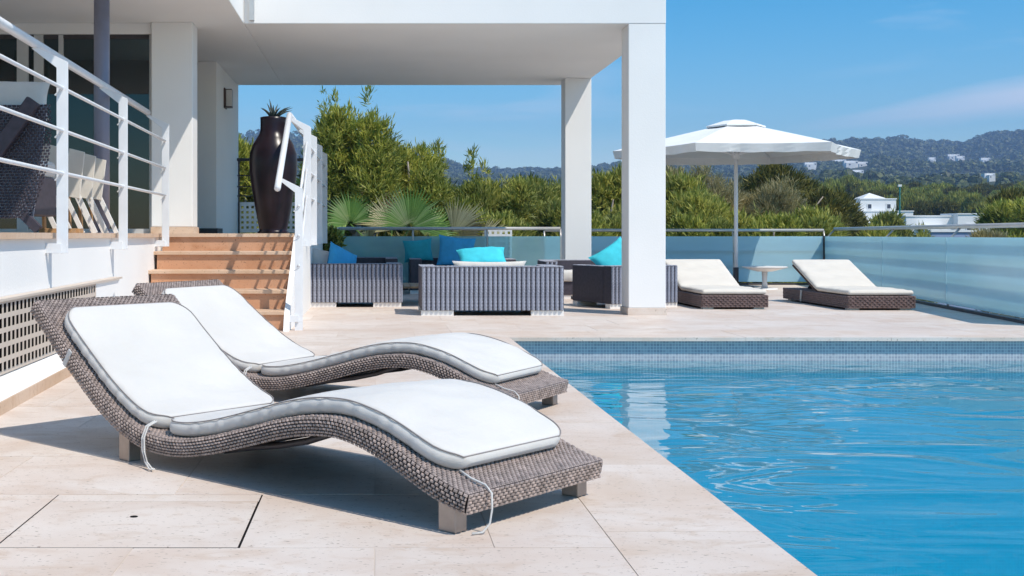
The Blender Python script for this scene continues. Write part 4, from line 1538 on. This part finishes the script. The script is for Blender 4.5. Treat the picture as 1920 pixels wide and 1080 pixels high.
for i, (u, v, y, rx, mat, lab, spn) in enumerate(near):
    x, zt = at(u, v, y)
    foot = -5.2 if y > 30 else -4.9
    foot = float(ground_z(x, y)) - 0.1
    H = zt - foot
    dense = 2800 if mat != 'dry' else 2400
    depth_k = y / 28
    ln, wd_ = 0.21 * depth_k, 0.030 * depth_k
    if mat == 'dry':
        wd_ *= 0.5
    h0 = min(H - 2.0, H * 0.55) if zt > 1.5 else H - 2.2
    tree('pine_tree' if 'pine' in lab else 'shrub', (x, y, foot), rx, rx * 1.0, h0, H, mat, lab, G1, 18 + i, dense, 13, ln, wd_, nl=16, spires=spn)

# pines of the wooded valley between the white houses and the hills
GV = 'pines in the valley beyond the white houses'
valley = [(1418, 330, 180), (1455, 342, 200), (1500, 338, 230), (1556, 345, 210), (1580, 333, 260), (1622, 340, 290), (1668, 348, 250), (1702, 342, 300), (1728, 356, 220), (1757, 346, 280), (1785, 362, 200),
          (1812, 350, 260), (1838, 366, 190), (1860, 344, 310), (1905, 352, 270), (1930, 340, 300), (1690, 366, 190), (1748, 376, 175), (1600, 360, 190), (1655, 357, 210)]
ORDV = ['first', 'second', 'third', 'fourth', 'fifth', 'sixth', 'seventh', 'eighth', 'ninth', 'tenth', 'eleventh', 'twelfth', 'thirteenth', 'fourteenth', 'fifteenth', 'sixteenth', 'seventeenth', 'eighteenth', 'nineteenth', 'twentieth']
src = []
for i, mt in enumerate(('darkpine', 'scrub', 'pine')):
    src.append((crown_mesh('crown', lobes(1, 1, 0.45, 1.0, 14, 300 + i, 0.32, 0.6), 1500, 9, 0.11, 0.034), limbs(0.45, 1.0, 0.9, 9, 310 + i, 0.03).mesh('trunk'), mt))
for i, (u, v, y) in enumerate(sorted(valley)):
    x, zt = at(u, v, y)
    foot = float(ground_z(x, y)) - 0.3
    H = max(zt - foot, 3.5)
    cm, tm, mt = src[(0, 1, 0, 2, 1)[i % 5]]
    t_ = thing('pine_tree', (x, y, foot), 'round topped pine in the valley beyond the white houses, %s of twenty from the left' % ORDV[i], 'tree', GV, i * 1.3)
    rr = random.uniform(0.036, 0.05) * y / 2.6
    c_ = link('crown', cm, mt, t_)
    k_ = link('trunk', tm, 'bark', t_)
    c_.scale = k_.scale = (rr, rr, H * 0.96)

# filler hedge rows beyond the glass, low
for i, u in enumerate(range(900, 1560, 62)):
    x, zt = at(u, 402 + 14 * math.sin(i * 2.1), 24.5 + (i % 3))
    y = 24.5 + (i % 3)
    foot = float(ground_z(x, y)) - .1
    tree('shrub', (x, y, foot), 0.75, 0.8, zt - foot - 2.0, zt - foot, 'scrub' if i % 3 else 'pine', 'low green shrub in the hedge just behind the glass railings', 'low hedge shrubs behind the glass', 80 + i, 1300, 13, 0.17, 0.03, nl=10)

# fan palm
pm = thing('fan_palm', (0.25, 19.6, -2.0), 'fan palm with bright green and dry fronds behind the lounge glass railing', 'palm')
MB().tube([(0.25, 19.6, -4.9), (0.22, 19.6, -3.0), (0.2, 19.6, 0.4)], [0.16, 0.14, 0.13], 10).build('trunk', 'bark', pm, smooth=True)


def frond(hub, axis, radius, spread_deg, n, mat, fold=0.25, stem_from=None):
    """hub point, unit axis of the fan, blades spread in the fan's plane"""
    hub = Vector(hub)
    ax = Vector(axis).normalized()
    nrm = Vector((0.1, -1.0, 0.35)).normalized()
    sd_ = ax.cross(nrm).normalized()
    nrm = sd_.cross(ax).normalized()
    b = MB()
    for k in range(n):
        a = R(spread_deg) * (k / (n - 1) - 0.5) * 2
        d = ax * math.cos(a) + sd_ * math.sin(a)
        cr = nrm.cross(d)
        ln = radius * (0.78 + 0.22 * math.cos(a)) * random.uniform(0.94, 1.04)
        wd_ = ln * math.tan(R(spread_deg) / (n - 1)) * 0.62
        h_ = nrm * fold * wd_
        droop = Vector((0, 0, -0.10 * ln * random.uniform(.4, 1.6)))
        p0, p1, p2 = hub + d * ln * 0.06, hub + d * ln * 0.58, hub + d * ln + droop
        b.add([p0, p1 - cr * wd_ * .92, p1 + h_, p1 + cr * wd_ * .92, p2], [(0, 1, 2), (0, 2, 3), (1, 4, 2), (2, 4, 3)])
    o = b.build('frond', mat, pm)
    s = Vector(stem_from or (0.2, 19.6, 0.3))
    MB().tube([s, s.lerp(hub, .55) + Vector((0, 0, .05)), hub], [0.016, 0.012, 0.008], 6).build('petiole', 'palm', o)


def hubp(u, v, y=19.4):
    x, z = at(u, v, y)
    return (x, y, z)


frond(hubp(657, 420), (-0.12, -0.2, 1), 0.62, 88, 34, 'palm')
frond(hubp(768, 428, 19.3), (0.15, -0.1, 1), 0.80, 92, 40, 'palm')
frond(hubp(735, 432, 19.7), (-0.3, 0.2, 1), 0.72, 80, 34, 'palm_dry')
frond(hubp(850, 440, 19.2), (0.7, -0.2, 0.6), 0.72, 66, 30, 'palm_dry')
frond(hubp(640, 455, 19.5), (-0.8, 0.1, 0.5), 0.55, 70, 28, 'palm')
frond(hubp(800, 445, 19.8), (0.5, 0.2, 0.8), 0.66, 74, 30, 'palm')
frond(hubp(900, 455, 19.5), (0.9, 0.0, 0.25), 0.6, 56, 26, 'palm_dry')
frond(hubp(690, 460, 19.2), (-0.2, -0.6, 0.4), 0.5, 70, 26, 'palm_dry')
# undergrowth below and round the palm
ug = thing('shrub', (0.3, 21.6, -4.9), 'dark leafy undergrowth round the foot of the fan palm', 'shrub')
link('crown', crown_mesh('crown', [(-0.6, 0, 4.6, .9, .6, .9), (0.4, 0.2, 4.8, .9, .6, .9), (1.4, 0.1, 4.7, .9, .6, .9), (-1.4, .2, 4.5, .8, .6, .9)], 3000, 9, 0.16, 0.045), 'darkpine', ug)
limbs(3.5, 4.6, 1.2, 6, 3, 0.1).build('trunk', 'bark', ug, local=True)
# flowering plant by the stair wall
fp = thing('flowering_plant', (-0.70, 17.0, 0), 'small plant with white flowers between the steps and the glass railing', 'plant')
link('leaves', crown_mesh('leaves', [(0, 0, 0.45, .16, .2, .3), (0.06, -.1, .72, .13, .15, .16)], 420, 6, 0.09, 0.035), 'scrub', fp)
MB().tube([(0, 0, 0), (0.02, 0, 0.4), (0.03, -0.05, 0.75)], [0.014, 0.01, 0.005], 6).build('stem', 'bark', fp, local=True)
for k in range(9):
    x, y, z = random.uniform(-.14, .16), random.uniform(-.25, 0), random.uniform(.5, .9)
    MB().lathe([(0.004, 0), (0.026, 0.008), (0.03, 0.012), (0.008, 0.016)], (x, y, z), 8).build('flower', 'flower', fp, local=True)
# white perforated panel standing beyond the lounge glass
lp = thing('lattice_panel', (1.95, 18.7, 0), 'small white perforated panel showing above the glass beside the palm', 'panel')
perforated(1.72, 2.16, 0.30, 0.95, 0.085, 0.042, 18.7).build('panel', 'rail_white', lp)
for x in (1.73, 2.13):
    MB().box(x, x + .03, 18.711, 18.73, 0, 0.94).build('post', 'rail_white', lp)

# ------------------------------------------------------------------ terrace furniture at the upper left
wc = thing('wicker_armchair', (-2.72, 8.0, TZ), 'dark wicker armchair with white cushion behind the terrace railing', 'armchair')
cx0, cy0 = -2.75, 8.1
bx = MB()


def shell(a, b_):
    # side of the chair seen through the railing: flaring back panel
    x = -3.05 + 0.72 * a + 0.06 * math.sin(b_ * 3)
    z = TZ + 0.10 + b_ * 0.78
    lean = 0.10 * (1 - b_)
    return Vector((x + (0.10 * b_ if a > 0.5 else 0) - lean * a * 0.3, 8.0 + 0.05 * math.sin(a * 3.1), z)), Vector((0, -1, 0))


pillows(bx, lambda a, b_: shell(a, b_), 1.0, 1.0, 0.045, 0.026, 0.008, fill=0.80)
bx.build('woven_side', 'rope_core', wc, kind='stuff')
MB().prism([(-3.05, TZ + .1), (-2.36, TZ + .1), (-2.26, TZ + .88), (-3.05, TZ + .88)], 8.06, 8.075, 'y').build('lining', 'rope', wc)
MB().bar((-2.33, 7.985, TZ + .90), (-2.72, 7.985, TZ + .36), 0.07, 0.10).build('arm_band', 'rope_core', wc, bevel=0.01)
MB().bar((-2.40, 7.99, TZ + .12), (-2.30, 7.99, TZ + .02), 0.05, 0.06).build('leg', 'rope_core', wc)
MB().bar((-3.00, 7.99, TZ + .12), (-3.02, 7.99, TZ + .0), 0.05, 0.06).build('leg', 'rope_core', wc)
MB().box(-3.0, -2.36, 8.1, 8.65, TZ + .12, TZ + .40).build('seat', 'rope_core', wc, bevel=0.01)
MB().box(-3.0, -2.36, 8.1, 8.65, TZ + .40, TZ + .52).build('seat_cushion', 'cushion', wc, bevel=0.03)
throw_pillow('white pillow on the dark wicker armchair on the terrace', (-2.55, 8.25, TZ + 0.93), (R(75), 0, R(5)), 0.5, 0.30, 0.16, 'cushion')

GF = 'folded cream chairs leaning on the upper terrace'
for i, (u0, yy_, lab) in enumerate(((70, 9.0, 'folded cream chair nearest the dark wicker armchair'), (118, 9.25, 'second folded cream chair in the leaning row'),
                                    (140, 9.45, 'third folded cream chair in the leaning row'), (160, 9.65, 'folded cream chair nearest the steel column'))):
    x0 = (u0 - 706) / 2200 * yy_
    t = thing('folding_chair', (x0, yy_, TZ), lab, 'chair', GF)
    k = 1.0
    MB().prism([(x0 - .02, TZ + .30), (x0 + .13, TZ + .27), (x0 + .17, TZ + .66 - .02 * i), (x0 + .05, TZ + .69 - .02 * i)], yy_, yy_ + .022, 'y').build('back_panel', 'beige_cushion', t, bevel=0.004)
    MB().bar((x0 + .0, yy_ - .012, TZ + .34), (x0 + .16, yy_ - .012, TZ + .0), 0.02, 0.034).build('leg', 'white_plastic', t)
    MB().bar((x0 + .10, yy_ + .035, TZ + .32), (x0 + .25, yy_ + .035, TZ + .0), 0.02, 0.034).build('leg', 'white_plastic', t)
    MB().bar((x0 + .03, yy_ + .05, TZ + .30), (x0 + .04, yy_ + .05, TZ + .02), 0.02, 0.05).build('rear_leg', 'teak', t)
tb2 = thing('wooden_board', (-2.4, 8.9, TZ), 'low teak board lying on the terrace edge by the column', 'board')
MB().box(-2.52, -2.27, 8.75, 8.87, TZ + .001, TZ + .035).build('board', 'teak', tb2, bevel=0.003)
MB().box(-2.50, -2.25, 8.89, 9.01, TZ + .001, TZ + .035).build('board', 'teak', tb2, bevel=0.003)

# ------------------------------------------------------------------ far houses
def house(name, loc, label, blocks, wins, roof=None, group=None):
    t = thing(name, loc, label, 'house', group)
    for b in blocks:
        MB().box(b[0], b[1], b[2], b[3], b[4], b[5]).build('wall', b[6] if len(b) > 6 else 'far_white', t, local=True)
        MB().box(b[0] - .08, b[1] + .08, b[2] - .08, b[3] + .08, b[5], b[5] + .12).build('parapet', 'far_white', t, local=True)
    for (x0, x1, z0, z1, y) in wins:
        wn = MB().box(x0, x1, y - .06, y - .01, z0, z1).build('window', 'far_white', t, local=True)
        MB().box(x0 + .1, x1 - .1, y - .085, y - .061, z0 + .1, z1 - .1).build('pane', 'far_glass', wn, local=True)
    if roof:
        x0, x1, y0, y1, z, hgt = roof
        MB().add([(x0, y0, z), (x1, y0, z), (x1, y1, z), (x0, y1, z), ((x0 + x1) / 2, (y0 + y1) / 2, z + hgt)], [(0, 1, 4), (1, 2, 4), (2, 3, 4), (3, 0, 4), (3, 2, 1, 0)]).build('roof', 'far_white', t, local=True)
    return t


Yh = 140
x, z = at(1640, 440, Yh)
house('hillside_villa', (x, Yh, -2.6), 'white stepped villa among the trees right of the parasol',
      [(-3.4, 4.6, 0, 5, 0, 6.2), (-1.3, 3.0, 1, 4, 6.0, 7.7), (-5.6, -3.4, 1, 4, 0, 5.0), (4.6, 7.0, 1, 4, 0, 4.6), (-2.2, 1.4, -2.5, 0, 0, 4.6)],
      [(-2.6, -1.6, 3.9, 5.2, 0), (-0.4, 0.8, 3.9, 5.2, 0), (2.0, 3.2, 3.9, 5.4, 0), (-0.5, 0.1, 6.5, 7.2, 1), (1.8, 2.4, 6.5, 7.2, 1), (-1.4, -0.7, 3.0, 4.0, -2.5), (0.1, 0.8, 3.0, 4.0, -2.5)], (-1.0, 1.8, 1, 4, 7.82, 0.7))
x, z = at(1765, 440, 120)
house('flat_house', (x, 120, -1.4), 'low flat roofed white house at the right below the wooded slope',
      [(-3.6, 1.2, 0, 2.5, 0, 4.1), (1.2, 4.2, -1, 2.5, 0, 4.3), (-2.4, 0.0, -2, 0, 0, 3.1)],
      [(-1.9, -1.2, 1.9, 2.7, -2), (-0.9, -0.3, 1.9, 2.7, -2), (2.0, 2.8, 2.6, 3.4, -1), (3.1, 3.7, 2.6, 3.4, -1)])
x, z = at(1505, 440, 95)
house('small_house', (x, 95, -2.2), 'tiny white house glimpsed between the shrubs near the railing corner',
      [(-0.9, 0.9, 0, 4, 0, 4.6), (0.9, 1.6, 0.5, 4, 0, 4.2)], [(-0.5, 0.1, 3.0, 4.0, 0)])
x, z = at(1800, 440, 45)
bw = thing('boundary_wall', (x, 45, -4), 'blue grey garden wall just behind the side glass railing at right', 'wall')
MB().box(x - 1.1, x + 0.9, 45, 45.3, -5.2, 0.95).build('wall', 'far_blue_grey', bw)
MB().box(x - 1.15, x + 0.898, 44.95, 45.35, 0.951, 1.03).build('coping', 'far_white', bw)
MB().box(x + 0.901, x + 1.1, 44.9, 45.4, -5.2, 1.1).build('pier', 'far_white', bw)
x, z = at(1687, 350, 135)
ms_ = thing('mast', (x, 135, -2.5), 'thin pale green mast standing beside the white villa', 'mast')
MB().tube([(x, 135, -2.6), (x, 135, z)], 0.09, 8).build('pole', 'curtain', ms_)
MB().box(x - .2, x + .2, 134.9, 135.1, z, z + .25).build('head', 'far_white', ms_)
fh = [(1520, 314, 10), (1546, 310, 9), (1570, 309, 15), (1596, 311, 12), (1617, 313, 9), (1608, 328, 10), (1748, 305, 6), (1772, 336, 10), (1788, 299, 10), (1801, 303, 7), (1856, 333, 9), (1848, 306, 8)]
fh.sort()
ORD = ['first', 'second', 'third', 'fourth', 'fifth', 'sixth', 'seventh', 'eighth', 'ninth', 'tenth', 'eleventh', 'twelfth']
CLEAR = []
ygrid = np.linspace(250, 2100, 740)
for i, (u, v, wd_) in enumerate(fh):
    vg_ = 440 - (ground_z((u - 706) / 2200 * ygrid, ygrid) + 2 - EYE) / ygrid * 2200
    y = float(ygrid[np.argmin(np.abs(vg_ - v))])
    x = (u - 706) / 2200 * y
    wd_ = wd_ * y / 1000
    hh_ = 5.2 * y / 1000
    CLEAR.append((x, y, wd_))
    house('hillside_house', (x, y, float(ground_z(x, y)) + 1.0), 'tiny white house on the far wooded hillside, %s of twelve from the left' % ORD[i],
          [(-wd_ / 2, wd_ / 2, 0, 4, -4, hh_), (-wd_ / 2 + 1, wd_ / 4, -3, 0, -4, hh_ * .65)],
          [(-wd_ / 4, -wd_ / 4 + wd_ * .13, hh_ * .25, hh_ * .5, -3), (wd_ / 3, wd_ / 3 + wd_ * .12, hh_ * .6, hh_ * .85, 0)], None, 'scattered white houses on the hillside')

# ------------------------------------------------------------------ the far wood, one mass
def wood(n, y0, y1, rmin, rmax, leaves, name, power=1.0, urange=(400, 2200)):
    yv = y0 + (y1 - y0) * rng.random(n) ** power
    uv = rng.uniform(urange[0], urange[1], n)
    xv = (uv - 706) / 2200 * yv
    zv = ground_z(xv, yv)
    keep = np.ones(n, bool)
    for hx, hy, hw_ in CLEAR:
        keep &= ~((np.abs(xv / yv - hx / hy) * hy < hw_ * 0.5 + rmax * 0.6) & (yv > hy - 150) & (yv < hy + 12))
    xv, yv, zv = xv[keep], yv[keep], zv[keep]
    n = len(xv)
    rad = rng.uniform(rmin, rmax, n)
    d = rng.normal(size=(n, leaves, 3))
    d /= np.linalg.norm(d, axis=2, keepdims=True)
    d[:, :, 2] = np.abs(d[:, :, 2]) * 0.9 - 0.1
    rr = rad[:, None, None] * rng.uniform(0.75, 1.05, size=(n, leaves, 1))
    C = np.stack([xv, yv, zv + rad * 0.75], -1)[:, None, :] + d * rr * np.array([1, 1, 0.75])
    P = C.reshape(-1, 3)
    nd = d.reshape(-1, 3)
    t1 = np.cross(nd, rng.normal(size=nd.shape))
    t1 /= np.linalg.norm(t1, axis=1, keepdims=True) + 1e-9
    t2 = np.cross(nd, t1)
    s = np.repeat(rad, leaves)[:, None] * rng.uniform(0.22, 0.5, size=(len(P), 1))
    V = np.stack([P - t1 * s, P - t2 * s * .8, P + t1 * s, P + t2 * s * .8], 1).reshape(-1, 3)
    o = link(name, np_mesh(name, V, np.arange(len(P) * 4).reshape(-1, 4)), 'wood', label='dark green pine woodland covering the valley and hills', category='woodland', kind='stuff')
    return o


wood(900, 165, 420, 1.8, 3.2, 110, 'woodland', 1.2, (900, 2300))
wood(260, 60, 165, 1.3, 2.0, 150, 'woodland', 1.0, (350, 1450))
wood(5200, 400, 1300, 2.2, 4.6, 30, 'woodland', 1.0, (700, 2250))
wood(15000, 1200, 2450, 4.0, 7.5, 16, 'woodland', 1.0)

# ------------------------------------------------------------------ haze
hz = MB().box(-2600, 3900, -60, 3500, -10.5, 330)
m, t, o = nodes_of('haze_air')
pv = N(t, 'ShaderNodeVolumePrincipled')
pv.inputs['Color'].default_value = (0.42, 0.62, 1.0, 1)
pv.inputs['Density'].default_value = 0.00028
pv.inputs['Anisotropy'].default_value = 0.0
t.links.new(pv.outputs[0], o.inputs['Volume'])
M['haze'] = m
hz.build('haze', 'haze', kind='stuff')
